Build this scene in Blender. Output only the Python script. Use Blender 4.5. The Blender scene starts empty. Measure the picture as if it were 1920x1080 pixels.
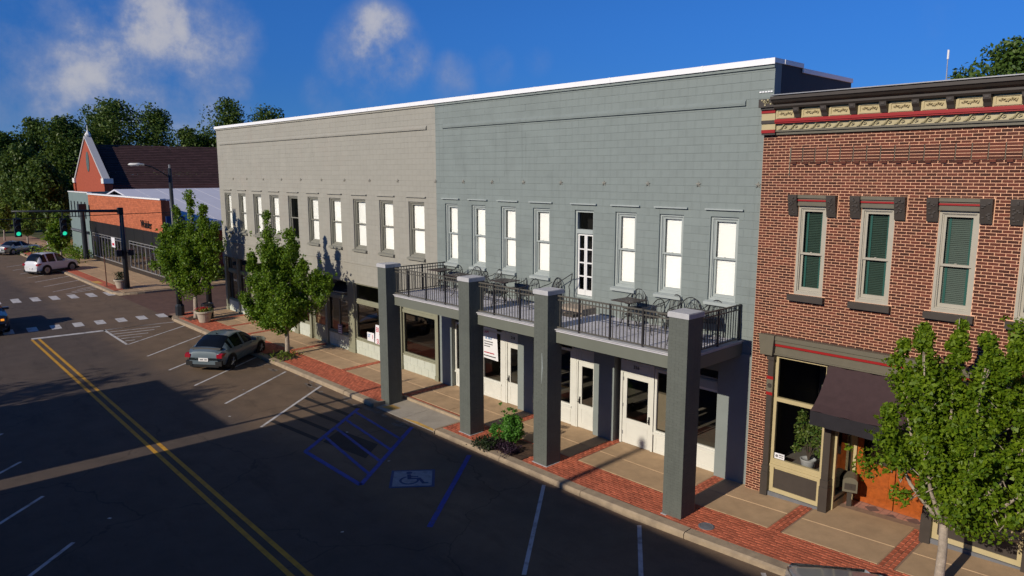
import bpy, math, random
import numpy as np
from mathutils import Vector, Matrix

random.seed(7)
RNG = np.random.default_rng(11)
SC = 1.1                      # modelling unit -> metres (applied to every mesh and location at the end)
C = bpy.context.scene.collection
scn = bpy.context.scene

# ---------------------------------------------------------------- camera
CAM = (20.304, -15.307, 7.5)
YAW, PIT = 0.8208, 0.1572
fwd = Vector((-math.sin(YAW)*math.cos(PIT), math.cos(YAW)*math.cos(PIT), -math.sin(PIT)))
rgt = Vector((math.cos(YAW), math.sin(YAW), 0)); upv = rgt.cross(fwd)
cam_d = bpy.data.cameras.new('camera'); cam = bpy.data.objects.new('camera', cam_d); C.objects.link(cam)
cam_d.sensor_width = 36; cam_d.lens = 36*1349.3/1920; cam_d.clip_start = .1; cam_d.clip_end = 3000
mw = Matrix((rgt, upv, -fwd)).transposed().to_4x4(); mw.translation = Vector(CAM)*SC
cam.matrix_world = mw
scn.camera = cam
PX = 1349.3
def pixdir(x, y):
    v = fwd*PX + rgt*(x-960) - upv*(y-540); v.normalize(); return v

# ---------------------------------------------------------------- sun, sky, exposure
SUN_EL = math.radians(25.5)
SUN_AZ_DX = 0.012              # light travels along +y (straight across the street)
ldir = Vector((SUN_AZ_DX, math.cos(SUN_EL), -math.sin(SUN_EL))).normalized()
sun_d = bpy.data.lights.new('sun', 'SUN'); sun_d.energy = 4.35; sun_d.angle = math.radians(.5); sun_d.color = (1, .90, .755)
sun = bpy.data.objects.new('sun', sun_d); C.objects.link(sun)
sun.rotation_euler = ldir.to_track_quat('-Z', 'Y').to_euler(); sun.location = (0, -60, 60)
scn.view_settings.view_transform = 'Standard'; scn.view_settings.look = 'None'
scn.view_settings.exposure = -0.12; scn.view_settings.gamma = 1; scn.view_settings.use_curve_mapping = False

world = bpy.data.worlds.new('World'); scn.world = world; world.use_nodes = True
wn = world.node_tree.nodes; wl = world.node_tree.links; wn.clear()
def WN(t, **k):
    n = wn.new(t)
    for a, b in k.items(): setattr(n, a, b)
    return n
wout = WN('ShaderNodeOutputWorld'); wbg = WN('ShaderNodeBackground'); wbg.inputs[1].default_value = .127
sky = WN('ShaderNodeTexSky', sky_type='NISHITA', sun_disc=False)
sky.sun_elevation = SUN_EL; sky.sun_rotation = math.radians(180)   # sun towards -y
sky.altitude = 100; sky.air_density = .48; sky.dust_density = 0; sky.ozone_density = 10
wtc = WN('ShaderNodeTexCoord')
hsv = WN('ShaderNodeHueSaturation'); hsv.inputs['Saturation'].default_value = 1.06; hsv.inputs['Value'].default_value = 1.0
wl.new(sky.outputs[0], hsv.inputs['Color'])
# clouds: banks of cumulus standing in given directions, broken up by noise, plus a loose cover everywhere
def wmath(op, a, b=None, clamp=False):
    n = WN('ShaderNodeMath', operation=op, use_clamp=clamp)
    for i, q in enumerate((a, b)):
        if q is None: continue
        if isinstance(q, (int, float)): n.inputs[i].default_value = q
        else: wl.new(q, n.inputs[i])
    return n.outputs[0]
blobs = [(185, 60, 1.9, .9), (285, 45, 2.4, 1.0), (235, 100, 4.6, .82), (330, 80, 3.8, .8), (405, 62, 2.4, .75), (110, 125, 4.2, .68), (300, 150, 4.8, .66), (35, 130, 4.0, .6),
         (445, 65, 1.4, .6), (150, 175, 4.0, .35), (712, 82, 2.3, .95), (690, 105, 2.6, .8), (745, 112, 2.0, .85), (655, 118, 1.8, .7), (445, 163, .9, .75), (390, 128, 1.7, .6), (845, 145, 1.6, .55), (610, 172, 1.6, .45), (930, 125, 1.3, .35), (1010, 115, 1.0, .3)]
tot = None
for bx_, by_, rdeg, amp in blobs:
    d = pixdir(bx_, by_)
    dp = WN('ShaderNodeVectorMath', operation='DOT_PRODUCT'); wl.new(wtc.outputs['Generated'], dp.inputs[0]); dp.inputs[1].default_value = d
    mr = WN('ShaderNodeMapRange', interpolation_type='SMOOTHSTEP')
    mr.inputs['From Min'].default_value = math.cos(math.radians(rdeg*1.9)); mr.inputs['From Max'].default_value = 1.0
    mr.inputs['To Max'].default_value = amp; wl.new(dp.outputs['Value'], mr.inputs['Value'])
    tot = mr.outputs[0] if tot is None else wmath('MAXIMUM', tot, mr.outputs[0])
nz = WN('ShaderNodeTexNoise'); nz.inputs['Scale'].default_value = 11; nz.inputs['Detail'].default_value = 9; nz.inputs['Roughness'].default_value = .62
wl.new(wtc.outputs['Generated'], nz.inputs['Vector'])
nz2 = WN('ShaderNodeTexNoise'); nz2.inputs['Scale'].default_value = 3.1; nz2.inputs['Detail'].default_value = 6
wl.new(wtc.outputs['Generated'], nz2.inputs['Vector'])
loose = wmath('MULTIPLY', wmath('SUBTRACT', nz2.outputs['Fac'], .56, True), 1.5)
dens = wmath('MULTIPLY', wmath('MAXIMUM', tot, loose), wmath('ADD', wmath('MULTIPLY', wmath('SUBTRACT', nz.outputs['Fac'], .5), 3.1), .95))
cm = WN('ShaderNodeMapRange', interpolation_type='SMOOTHSTEP'); cm.inputs['From Min'].default_value = .16; cm.inputs['From Max'].default_value = 1.15; cm.inputs['To Max'].default_value = .74
wl.new(dens, cm.inputs['Value'])
cmix = WN('ShaderNodeMix', data_type='RGBA'); wl.new(cm.outputs[0], cmix.inputs['Factor'])

# dimming towards the horizon put into the sky colour by hand, evenly all round
sxyz = WN('ShaderNodeSeparateXYZ'); wl.new(wtc.outputs['Generated'], sxyz.inputs[0])
hzr = WN('ShaderNodeMapRange', interpolation_type='SMOOTHSTEP'); hzr.inputs['From Min'].default_value = .02; hzr.inputs['From Max'].default_value = .26; hzr.inputs['To Min'].default_value = .58; hzr.inputs['To Max'].default_value = 1.14; wl.new(sxyz.outputs['Z'], hzr.inputs['Value'])
hzm = WN('ShaderNodeVectorMath', operation='SCALE'); wl.new(hsv.outputs[0], hzm.inputs[0]); wl.new(hzr.outputs[0], hzm.inputs['Scale'])
wl.new(hzm.outputs[0], cmix.inputs[6]); 
csh = WN('ShaderNodeMapRange', interpolation_type='SMOOTHSTEP'); csh.inputs['From Min'].default_value = .60; csh.inputs['From Max'].default_value = 1.3; wl.new(dens, csh.inputs['Value'])
ccol = WN('ShaderNodeMix', data_type='RGBA'); wl.new(csh.outputs[0], ccol.inputs['Factor']); ccol.inputs[6].default_value = (2.1, 2.55, 3.9, 1); ccol.inputs[7].default_value = (4.9, 4.7, 4.6, 1); wl.new(ccol.outputs[2], cmix.inputs[7])
wl.new(cmix.outputs[2], wbg.inputs[0]); wl.new(wbg.outputs[0], wout.inputs[0])

# ---------------------------------------------------------------- helpers
WOFF = {}
class MB:
    """collects boxes, tubes and polygons into one mesh"""
    def __init__(s): s.v = []; s.f = []; s.mi = []; s.cur = 0
    def poly(s, pts):
        n = len(s.v); s.v += [tuple(p) for p in pts]; s.f.append(tuple(range(n, n+len(pts)))); s.mi.append(s.cur)
    def box(s, x0, x1, y0, y1, z0, z1, skip=''):
        n = len(s.v)
        s.v += [(x0,y0,z0),(x1,y0,z0),(x1,y1,z0),(x0,y1,z0),(x0,y0,z1),(x1,y0,z1),(x1,y1,z1),(x0,y1,z1)]
        F = {'b':(0,3,2,1),'t':(4,5,6,7),'f':(0,1,5,4),'k':(2,3,7,6),'l':(3,0,4,7),'r':(1,2,6,5)}
        for k, q in F.items():
            if k not in skip: s.f.append(tuple(n+i for i in q)); s.mi.append(s.cur)
    def cbox(s, x0, x1, y0, y1, z0, z1, c=.01, cx=None):
        """box with its front (-y) edges chamfered"""
        n = len(s.v); e = c if cx is None else cx
        s.v += [(x0,y0+c,z0),(x1,y0+c,z0),(x1,y0+c,z1),(x0,y0+c,z1),(x0+e,y0,z0+c),(x1-e,y0,z0+c),(x1-e,y0,z1-c),(x0+e,y0,z1-c),
                (x0,y1,z0),(x1,y1,z0),(x1,y1,z1),(x0,y1,z1)]
        for q in ((4,5,6,7),(0,1,5,4),(1,2,6,5),(2,3,7,6),(3,0,4,7),(8,9,1,0),(9,10,2,1),(10,11,3,2),(11,8,0,3)):
            s.f.append(tuple(n+i for i in q)); s.mi.append(s.cur)
    def tube(s, pts, r, n=6, cap=True):
        P = [Vector(p) for p in pts]; m = len(P)
        R = list(r) if isinstance(r, (list, tuple)) else [r]*m
        b = len(s.v); prev = None
        for i in range(m):
            t = (P[min(i+1,m-1)]-P[max(i-1,0)])
            if t.length < 1e-9: t = Vector((0,0,1))
            t.normalize()
            a = prev if prev is not None else (Vector((1,0,0)) if abs(t.x) < .8 else Vector((0,1,0)))
            u = (a - t*a.dot(t)).normalized(); w = t.cross(u); prev = u
            for k in range(n):
                q = 2*math.pi*k/n; s.v.append(tuple(P[i]+(u*math.cos(q)+w*math.sin(q))*R[i]))
        for i in range(m-1):
            for k in range(n):
                a0 = b+i*n+k; a1 = b+i*n+(k+1)%n
                s.f.append((a0,a1,a1+n,a0+n)); s.mi.append(s.cur)
        if cap:
            s.f.append(tuple(b+k for k in reversed(range(n)))); s.mi.append(s.cur)
            s.f.append(tuple(b+(m-1)*n+k for k in range(n))); s.mi.append(s.cur)
    def lathe(s, prof, cx=0, cy=0, n=16):
        b = len(s.v); m = len(prof)
        for r, z in prof:
            for k in range(n):
                q = 2*math.pi*k/n; s.v.append((cx+r*math.cos(q), cy+r*math.sin(q), z))
        for i in range(m-1):
            for k in range(n):
                a0 = b+i*n+k; a1 = b+i*n+(k+1)%n
                s.f.append((a0,a1,a1+n,a0+n)); s.mi.append(s.cur)
        s.f.append(tuple(b+(m-1)*n+k for k in range(n))); s.mi.append(s.cur)
    def prism(s, pts, axis, a, b):
        """polygon in the plane normal to axis, extruded from a to b"""
        def mk(p, t): return {'x':(t,p[0],p[1]),'y':(p[0],t,p[1]),'z':(p[0],p[1],t)}[axis]
        n = len(pts); o = len(s.v)
        s.v += [mk(p, a) for p in pts] + [mk(p, b) for p in pts]
        s.f.append(tuple(o+i for i in range(n))); s.mi.append(s.cur)
        s.f.append(tuple(o+n+i for i in reversed(range(n)))); s.mi.append(s.cur)
        for i in range(n):
            j = (i+1) % n; s.f.append((o+j, o+i, o+n+i, o+n+j)); s.mi.append(s.cur)
    def frame(s, x0, x1, z0, z1, y0, y1, w, wb=None):
        """rectangular ring in the xz plane"""
        wb = w if wb is None else wb
        s.box(x0, x0+w, y0, y1, z0, z1); s.box(x1-w, x1, y0, y1, z0, z1)
        s.box(x0+w, x1-w, y0, y1, z1-w, z1); s.box(x0+w, x1-w, y0, y1, z0, z0+wb)
    def build(s, name, mats, parent=None, local=False, smooth=False, loc=None):
        me = bpy.data.meshes.new(name)
        off = Vector((0,0,0))
        if not local:
            if parent is not None: off = WOFF.get(parent, Vector((0,0,0)))
            elif loc is not None: off = Vector(loc)
        me.from_pydata([(x-off.x, y-off.y, z-off.z) for x, y, z in s.v], [], s.f)
        mats = mats if isinstance(mats, (list, tuple)) else [mats]
        for m_ in mats: me.materials.append(m_)
        if len(mats) > 1: me.polygons.foreach_set('material_index', s.mi)
        if smooth: me.polygons.foreach_set('use_smooth', [True]*len(s.f))
        me.update()
        return link(name, me, parent, loc)
def link(name, me, parent=None, loc=None, rz=0):
    o = bpy.data.objects.new(name, me); C.objects.link(o)
    if parent is not None: o.parent = parent; WOFF[o] = WOFF.get(parent, Vector((0,0,0)))
    elif loc is not None: WOFF[o] = Vector(loc)
    if loc is not None: o.location = loc
    if rz: o.rotation_euler = (0,0,rz)
    return o
def tag(o, label=None, cat=None, group=None, kind=None):
    if label: o['label'] = label
    if cat: o['category'] = cat
    if group: o['group'] = group
    if kind: o['kind'] = kind
    return o
def thing(name, label, cat, loc=(0,0,0), rz=0, group=None):
    o = bpy.data.objects.new(name, None); C.objects.link(o); o.location = loc; o.rotation_euler = (0,0,rz)
    o.empty_display_size = .2
    WOFF[o] = Vector(loc); return tag(o, label, cat, group)
def copy_tree(o, parent=None):
    c = o.copy(); C.objects.link(c); c.parent = parent
    for ch in list(o.children): copy_tree(ch, c)
    return c
def sub_rects(r, holes):
    out = [r]
    for hx0, hx1, hz0, hz1 in holes:
        nxt = []
        for x0, x1, z0, z1 in out:
            if hx1 <= x0 or hx0 >= x1 or hz1 <= z0 or hz0 >= z1: nxt.append((x0,x1,z0,z1)); continue
            if hx0 > x0: nxt.append((x0,hx0,z0,z1))
            if hx1 < x1: nxt.append((hx1,x1,z0,z1))
            a, b = max(x0,hx0), min(x1,hx1)
            if hz0 > z0: nxt.append((a,b,z0,hz0))
            if hz1 < z1: nxt.append((a,b,hz1,z1))
        out = nxt
    return out
def wall_panel(mb, x0, x1, z0, z1, y0, y1, holes):
    """wall slab with real openings: front, back and reveal faces"""
    xs = sorted({x0,x1,*[h[0] for h in holes],*[h[1] for h in holes]}); xs = [x for x in xs if x0 <= x <= x1]
    zs = sorted({z0,z1,*[h[2] for h in holes],*[h[3] for h in holes]}); zs = [z for z in zs if z0 <= z <= z1]
    def solid(i, j):
        if i < 0 or j < 0 or i >= len(xs)-1 or j >= len(zs)-1: return False
        cx, cz = (xs[i]+xs[i+1])/2, (zs[j]+zs[j+1])/2
        return not any(h[0] < cx < h[1] and h[2] < cz < h[3] for h in holes)
    for i in range(len(xs)-1):
        for j in range(len(zs)-1):
            if not solid(i, j): continue
            a, b, c, d = xs[i], xs[i+1], zs[j], zs[j+1]
            mb.poly([(a,y0,c),(b,y0,c),(b,y0,d),(a,y0,d)]); mb.poly([(b,y1,c),(a,y1,c),(a,y1,d),(b,y1,d)])
            if not solid(i-1, j): mb.poly([(a,y1,c),(a,y0,c),(a,y0,d),(a,y1,d)])
            if not solid(i+1, j): mb.poly([(b,y0,c),(b,y1,c),(b,y1,d),(b,y0,d)])
            if not solid(i, j-1): mb.poly([(a,y1,c),(b,y1,c),(b,y0,c),(a,y0,c)])
            if not solid(i, j+1): mb.poly([(a,y0,d),(b,y0,d),(b,y1,d),(a,y1,d)])
def masonry(parent, name, mat, x0, x1, z0, z1, y, holes, bw, bh, j, depth, ch, jit=.0015, nmax=300, stack=False, stuffname=None, jx=None, cx=None):
    """courses of single pieces standing depth proud of the plane y; the nmax nearest whole ones are objects, the rest one part"""
    whole = []; rest = MB(); row = 0; z = z0; jx = j if jx is None else jx
    while z < z1-1e-6:
        zt = min(z+bh, z1); x = x0-(0 if (row % 2 == 0 or stack) else bw*.5)
        while x < x1-1e-6:
            a, b = max(x, x0), min(x+bw, x1)
            rr = sub_rects((a, b, z, zt), holes)
            for (p, q, r, s_) in rr:
                if q-p < j*1.6 or s_-r < j*1.6: continue
                if len(rr) == 1 and abs((q-p)-bw) < 1e-6 and abs((s_-r)-bh) < 1e-6: whole.append((p, r))
                else:
                    d = depth+random.uniform(-jit, jit)
                    rest.cbox(p+jx/2, q-jx/2, y-d, y, r+j/2, s_-j/2, ch, cx)
            x += bw
        z += bh; row += 1
    cv = Vector(CAM); whole.sort(key=lambda w: (Vector((w[0], y, w[1]))-cv).length)
    proto = None
    for k, (p, r) in enumerate(whole):
        d = random.uniform(-jit, jit)
        if k < nmax:
            if proto is None:
                m_ = MB(); m_.cbox(jx/2, bw-jx/2, -depth, 0, j/2, bh-j/2, ch, cx)
                o = m_.build(name, mat, parent, local=True); proto = o.data
            else: o = link(name, proto, parent)
            o.location = Vector((p, y+d, r))-WOFF[parent]
        else: rest.cbox(p+jx/2, p+bw-jx/2, y-depth+d, y, r+j/2, r+bh-j/2, ch, cx)
    if rest.v: tag(rest.build(stuffname or name+'_courses', mat, parent), kind='stuff')
def text_part(txt, mat, parent, size, origin, xdir, updir, extrude=.004, name='lettering', align='LEFT', parent_local=False):
    cu = bpy.data.curves.new(name, 'FONT'); cu.body = txt; cu.size = size; cu.extrude = extrude; cu.align_x = align; cu.resolution_u = 3
    t = bpy.data.objects.new('tmp_text', cu); C.objects.link(t)
    bpy.context.view_layer.update()
    me = bpy.data.meshes.new_from_object(t.evaluated_get(bpy.context.evaluated_depsgraph_get()))
    bpy.data.objects.remove(t); bpy.data.curves.remove(cu)
    X = Vector(xdir).normalized(); U = Vector(updir).normalized(); N = X.cross(U)
    m4 = Matrix((X, U, N)).transposed().to_4x4()
    off = Vector((0,0,0)) if parent_local or parent is None else WOFF.get(parent, Vector((0,0,0)))
    m4.translation = Vector(origin)-off
    me.transform(m4); me.materials.clear(); me.materials.append(mat); me.name = name
    return link(name, me, parent)

# ---------------------------------------------------------------- materials
def M(name, col, rough=.75, var=.12, scale=2.0, bump=0, bscale=40, metal=0, spec=.35, island=0, stain=0, stain_col=None, stain_scale=.5, coat=0, streak=0):
    m = bpy.data.materials.new(name); m.use_nodes = True
    nt = m.node_tree; n = nt.nodes; l = nt.links; p = n['Principled BSDF']
    p.inputs['Roughness'].default_value = rough; p.inputs['Metallic'].default_value = metal; p.inputs['Specular IOR Level'].default_value = spec
    if coat: p.inputs['Coat Weight'].default_value = coat; p.inputs['Coat Roughness'].default_value = .05
    tc = n.new('ShaderNodeTexCoord'); co = tc.outputs['Object']
    ns = n.new('ShaderNodeTexNoise'); ns.inputs['Scale'].default_value = scale; ns.inputs['Detail'].default_value = 6; ns.inputs['Roughness'].default_value = .65
    l.new(co, ns.inputs['Vector'])
    mx = n.new('ShaderNodeMix'); mx.data_type = 'RGBA'
    mrg = n.new('ShaderNodeMapRange'); mrg.inputs['From Min'].default_value = .3; mrg.inputs['From Max'].default_value = .7
    l.new(ns.outputs['Fac'], mrg.inputs['Value']); l.new(mrg.outputs[0], mx.inputs['Factor'])
    mx.inputs[6].default_value = (*[c*(1-var) for c in col], 1); mx.inputs[7].default_value = (*[min(1, c*(1+var)) for c in col], 1)
    out = mx.outputs[2]
    if island:
        ge = n.new('ShaderNodeNewGeometry'); oi = n.new('ShaderNodeObjectInfo')
        ad = n.new('ShaderNodeMath'); ad.operation = 'ADD'; l.new(ge.outputs['Random Per Island'], ad.inputs[0]); l.new(oi.outputs['Random'], ad.inputs[1])
        fr = n.new('ShaderNodeMath'); fr.operation = 'FRACT'; l.new(ad.outputs[0], fr.inputs[0])
        m2 = n.new('ShaderNodeMapRange'); m2.inputs['To Min'].default_value = 1-island; m2.inputs['To Max'].default_value = 1+island; l.new(fr.outputs[0], m2.inputs['Value'])
        hs = n.new('ShaderNodeHueSaturation'); l.new(m2.outputs[0], hs.inputs['Value']); l.new(out, hs.inputs['Color']); out = hs.outputs[0]
    if stain:
        n2 = n.new('ShaderNodeTexNoise'); n2.inputs['Scale'].default_value = stain_scale; n2.inputs['Detail'].default_value = 8; n2.inputs['Roughness'].default_value = .6; l.new(co, n2.inputs['Vector'])
        m3 = n.new('ShaderNodeMapRange'); m3.interpolation_type = 'SMOOTHSTEP'; m3.inputs['From Min'].default_value = .48; m3.inputs['From Max'].default_value = .68; m3.inputs['To Max'].default_value = stain; l.new(n2.outputs['Fac'], m3.inputs['Value'])
        x2 = n.new('ShaderNodeMix'); x2.data_type = 'RGBA'; l.new(m3.outputs[0], x2.inputs['Factor']); l.new(out, x2.inputs[6])
        x2.inputs[7].default_value = (*(stain_col or [c*.55 for c in col]), 1); out = x2.outputs[2]
    if streak:   # rain streaks running down the wall
        mp = n.new('ShaderNodeMapping'); mp.inputs['Scale'].default_value = (4.5,4.5,.28); l.new(co, mp.inputs['Vector'])
        n3 = n.new('ShaderNodeTexNoise'); n3.inputs['Scale'].default_value = 1.4; n3.inputs['Detail'].default_value = 7; n3.inputs['Roughness'].default_value = .62; l.new(mp.outputs[0], n3.inputs['Vector'])
        m4 = n.new('ShaderNodeMapRange'); m4.interpolation_type = 'SMOOTHSTEP'; m4.inputs['From Min'].default_value = .50; m4.inputs['From Max'].default_value = .72; m4.inputs['To Max'].default_value = streak; l.new(n3.outputs['Fac'], m4.inputs['Value'])
        x3 = n.new('ShaderNodeMix'); x3.data_type = 'RGBA'; l.new(m4.outputs[0], x3.inputs['Factor']); l.new(out, x3.inputs[6]); x3.inputs[7].default_value = (*[c*.6 for c in col], 1); out = x3.outputs[2]
    l.new(out, p.inputs['Base Color'])
    if bump:
        bn = n.new('ShaderNodeTexNoise'); bn.inputs['Scale'].default_value = bscale; bn.inputs['Detail'].default_value = 4; l.new(co, bn.inputs['Vector'])
        bp_ = n.new('ShaderNodeBump'); bp_.inputs['Strength'].default_value = bump; bp_.inputs['Distance'].default_value = .02; l.new(bn.outputs['Fac'], bp_.inputs['Height']); l.new(bp_.outputs[0], p.inputs['Normal'])
    return m
def glass_mat(name, tint=(.85,.9,.9), refl=1.0, ior=1.5, rough=.01):
    m = bpy.data.materials.new(name); m.use_nodes = True; n = m.node_tree.nodes; l = m.node_tree.links; n.clear()
    o = n.new('ShaderNodeOutputMaterial'); t = n.new('ShaderNodeBsdfTransparent'); t.inputs[0].default_value = (*tint, 1)
    g = n.new('ShaderNodeBsdfGlossy'); g.inputs['Roughness'].default_value = rough
    f = n.new('ShaderNodeFresnel'); f.inputs[0].default_value = ior
    mu = n.new('ShaderNodeMath'); mu.operation = 'MULTIPLY'; mu.use_clamp = True; mu.inputs[1].default_value = refl; l.new(f.outputs[0], mu.inputs[0])
    x = n.new('ShaderNodeMixShader'); l.new(mu.outputs[0], x.inputs[0]); l.new(t.outputs[0], x.inputs[1]); l.new(g.outputs[0], x.inputs[2]); l.new(x.outputs[0], o.inputs[0])
    return m
def leaf_mat(name, c1, c2, trans=.35):
    m = bpy.data.materials.new(name); m.use_nodes = True; n = m.node_tree.nodes; l = m.node_tree.links; n.clear()
    o = n.new('ShaderNodeOutputMaterial'); ge = n.new('ShaderNodeNewGeometry')
    cr = n.new('ShaderNodeMix'); cr.data_type = 'RGBA'; l.new(ge.outputs['Random Per Island'], cr.inputs['Factor'])
    cr.inputs[6].default_value = (*c1, 1); cr.inputs[7].default_value = (*c2, 1)
    p = n.new('ShaderNodeBsdfPrincipled'); p.inputs['Roughness'].default_value = .5; p.inputs['Specular IOR Level'].default_value = .3; l.new(cr.outputs[2], p.inputs['Base Color'])
    t = n.new('ShaderNodeBsdfTranslucent'); hs = n.new('ShaderNodeHueSaturation'); hs.inputs['Value'].default_value = 1.3; hs.inputs['Hue'].default_value = .485; l.new(cr.outputs[2], hs.inputs['Color']); l.new(hs.outputs[0], t.inputs[0])
    x = n.new('ShaderNodeMixShader'); x.inputs[0].default_value = trans; l.new(p.outputs[0], x.inputs[1]); l.new(t.outputs[0], x.inputs[2]); l.new(x.outputs[0], o.inputs[0])
    return m
def emit_mat(name, col, st):
    m = bpy.data.materials.new(name); m.use_nodes = True; p = m.node_tree.nodes['Principled BSDF']
    p.inputs['Base Color'].default_value = (*col, 1); p.inputs['Emission Color'].default_value = (*col, 1); p.inputs['Emission Strength'].default_value = st
    return m

m_gray = M('painted_block_gray_green', (.215,.25,.238), .72, .06, 1.2, .15, 60, island=.03, stain=.22, stain_scale=.7, streak=.3)
m_gray_dk = M('painted_trim_gray_green', (.215,.245,.235), .6, .06, 2)
m_gray_lt = M('window_trim_pale_gray', (.36,.40,.385), .5, .05, 2)
m_cream = M('painted_block_greige', (.33,.318,.272), .72, .05, 1.1, .12, 60, island=.025, stain=.2, stain_scale=.6, stain_col=(.35,.295,.245), streak=.25)
m_cream_trim = M('window_trim_olive_gray', (.24,.235,.195), .55, .06, 2)
m_column = M('painted_brick_column', (.112,.123,.108), .65, .07, 3, .1, 50, island=.03, stain=.2, streak=.3)
m_beam = M('painted_beam', (.155,.165,.135), .55, .05, 2, stain=.15)
m_white_metal = M('white_coping_metal', (.86,.86,.86), .4, .03, 2)
m_deck = M('deck_coating', (.56,.55,.60), .75, .1, 5, .25, 120, stain=.35, stain_scale=1.4, stain_col=(.42,.41,.44))
m_cap = M('concrete_cap', (.46,.46,.47), .7, .08, 6, .1, 60)
m_iron = M('black_wrought_iron', (.028,.026,.027), .45, .15, 8, spec=.4)
m_rail = M('painted_rail_taupe', (.10,.093,.078), .45, .1, 8, spec=.5)
m_table = M('brown_metal_tabletop', (.05,.033,.032), .4, .15, 10, spec=.5)
m_blind = M('white_blind', (.93,.93,.91), .6, .02, 3)
m_greenblind = M('green_blind', (.036,.066,.052), .5, .1, 4)
m_tape = M('green_blind_tape', (.02,.10,.085), .5, .05, 4)
m_glass = glass_mat('window_glass', (.965,.975,.97), .9)
m_glass_dk = glass_mat('shop_glass', (.62,.62,.6), 1.6)
m_dark = M('dark_interior', (.02,.02,.022), .9, .2, 2)  # near-black colour stands in for the darkness of unlit rooms
m_room = M('interior_plaster', (.16,.14,.12), .9, .15, 2)
m_roomfloor = M('interior_floor', (.17,.15,.13), .6, .2, 2)
m_doorwhite = M('white_door_paint', (.66,.66,.6), .45, .04, 3, stain=.12, stain_scale=2)
m_bulk = M('pale_block_bulkhead', (.50,.53,.45), .7, .07, 3, .1, 60)
m_olive = M('olive_store_trim', (.25,.25,.175), .55, .07, 3)
m_tar = M('black_tar_coating', (.016,.017,.024), .6, .2, 1.5, .2, 20)
m_redbrick = M('dark_red_brick', (.098,.026,.015), .8, .2, 14, .15, 90, island=.5, stain=.35, stain_scale=1.1, stain_col=(.05,.022,.018))
m_mortar = M('pink_mortar', (.80,.45,.28), .9, .15, 12)
m_brown = M('dark_brown_trim', (.055,.045,.038), .5, .1, 4)
m_taupe = M('taupe_trim', (.14,.125,.09), .5, .08, 4)
m_tan = M('tan_trim', (.47,.39,.215), .5, .06, 4)
m_redtrim = M('red_trim', (.30,.012,.012), .45, .06, 4)
m_gold = M('gold_scroll', (.42,.36,.20), .42, .1, 6, spec=.6)
m_sash = M('putty_sash', (.40,.37,.30), .5, .05, 4)
m_awning = M('maroon_awning_canvas', (.052,.03,.032), .9, .12, 6, .15, 200)
m_wooddoor = M('orange_wood_door', (.36,.085,.014), .35, .25, 9, spec=.5)
m_slate = M('slate_threshold', (.15,.155,.17), .6, .12, 5)
m_tilepink = M('pink_tile', (.47,.25,.19), .5, .08, 5, island=.06)
m_tiledark = M('dark_tile', (.14,.10,.095), .5, .08, 5)
m_orange = M('orange_brick', (.43,.125,.055), .8, .18, 6, .15, 60, island=.16, stain=.2, stain_scale=.9, stain_col=(.36,.10,.05))
m_black = M('black_gloss_fascia', (.018,.018,.02), .3, .1, 3)
m_alum = M('aluminium_frame', (.42,.42,.42), .35, .04, 4, metal=.6)
m_teal = M('grey_teal_render', (.165,.22,.215), .8, .08, 1, .1, 40)
m_churchbrick = M('church_brick', (.34,.075,.04), .85, .15, 4, .1, 60)
m_shingle = M('brown_shingles', (.062,.03,.03), .9, .2, 3, .3, 20, island=.2)
m_whitetrim = M('white_trim', (.75,.75,.73), .5, .04, 3)
m_whiteroof = M('white_metal_roof', (.62,.62,.68), .5, .05, .8)
m_kerb = M('kerb_concrete', (.36,.28,.19), .85, .15, 4, .3, 60, stain=.45, stain_scale=2.2, stain_col=(.17,.13,.1))
m_conc = M('sidewalk_concrete', (.44,.30,.175), .85, .13, 2.5, .25, 70, stain=.35, stain_scale=.9, stain_col=(.27,.185,.11), island=.07)
m_conc_g = M('ramp_concrete', (.36,.32,.26), .85, .1, 3, .2, 70, stain=.3, stain_scale=1.3)
m_paver = M('red_brick_paver', (.43,.115,.06), .8, .18, 8, .2, 80, island=.22, stain=.25, stain_scale=1.5, stain_col=(.27,.08,.045))
m_sand = M('paver_joint_sand', (.27,.175,.12), .95, .15, 10)
m_street_brick = M('worn_brick_street', (.13,.072,.05), .8, .25, 3, .2, 40, stain=.35, stain_scale=.5)
m_white_paint = M('white_road_paint', (.56,.54,.52), .7, .15, 8, stain=.75, stain_scale=4, stain_col=(.2,.18,.17))
m_yellow_paint = M('yellow_road_paint', (.56,.29,.025), .7, .15, 6, stain=.4, stain_scale=4, stain_col=(.2,.12,.04))
m_blue_paint = M('blue_road_paint', (.018,.055,.32), .7, .25, 6, stain=.75, stain_scale=4, stain_col=(.05,.055,.1))
m_black_paint = M('blackout_paint', (.022,.019,.018), .75, .2, 6)
m_grass = M('dry_grass', (.24,.17,.05), .95, .3, 3, .5, 60)
m_earth = M('dark_mulch', (.07,.04,.025), .95, .3, 8, .5, 60)
m_bark = M('pale_bark', (.36,.30,.24), .9, .3, 10, .5, 40)
m_bark_dk = M('brown_bark', (.11,.08,.06), .9, .3, 6, .5, 40)
m_pot = M('stone_planter', (.42,.36,.28), .85, .1, 6, .2, 60)
m_pole = M('dark_pole_paint', (.02,.024,.03), .4, .1, 4)
m_galv = M('galvanised_steel', (.3,.3,.31), .45, .1, 4, metal=.5)
m_tyre = M('tyre_rubber', (.012,.012,.013), .85, .1, 8)
m_rim = M('alloy_rim', (.32,.32,.33), .3, .05, 4, metal=.8)
m_rim_dk = M('dark_rim', (.03,.03,.032), .3, .05, 4, metal=.6)
m_carglass = M('car_glass', (.006,.008,.011), .15, .1, 2, spec=.25)
m_trim = M('black_plastic', (.015,.015,.016), .5, .1, 6)
m_tail = M('red_tail_lamp', (.30,.01,.02), .15, .05, 6, spec=.8)
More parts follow.
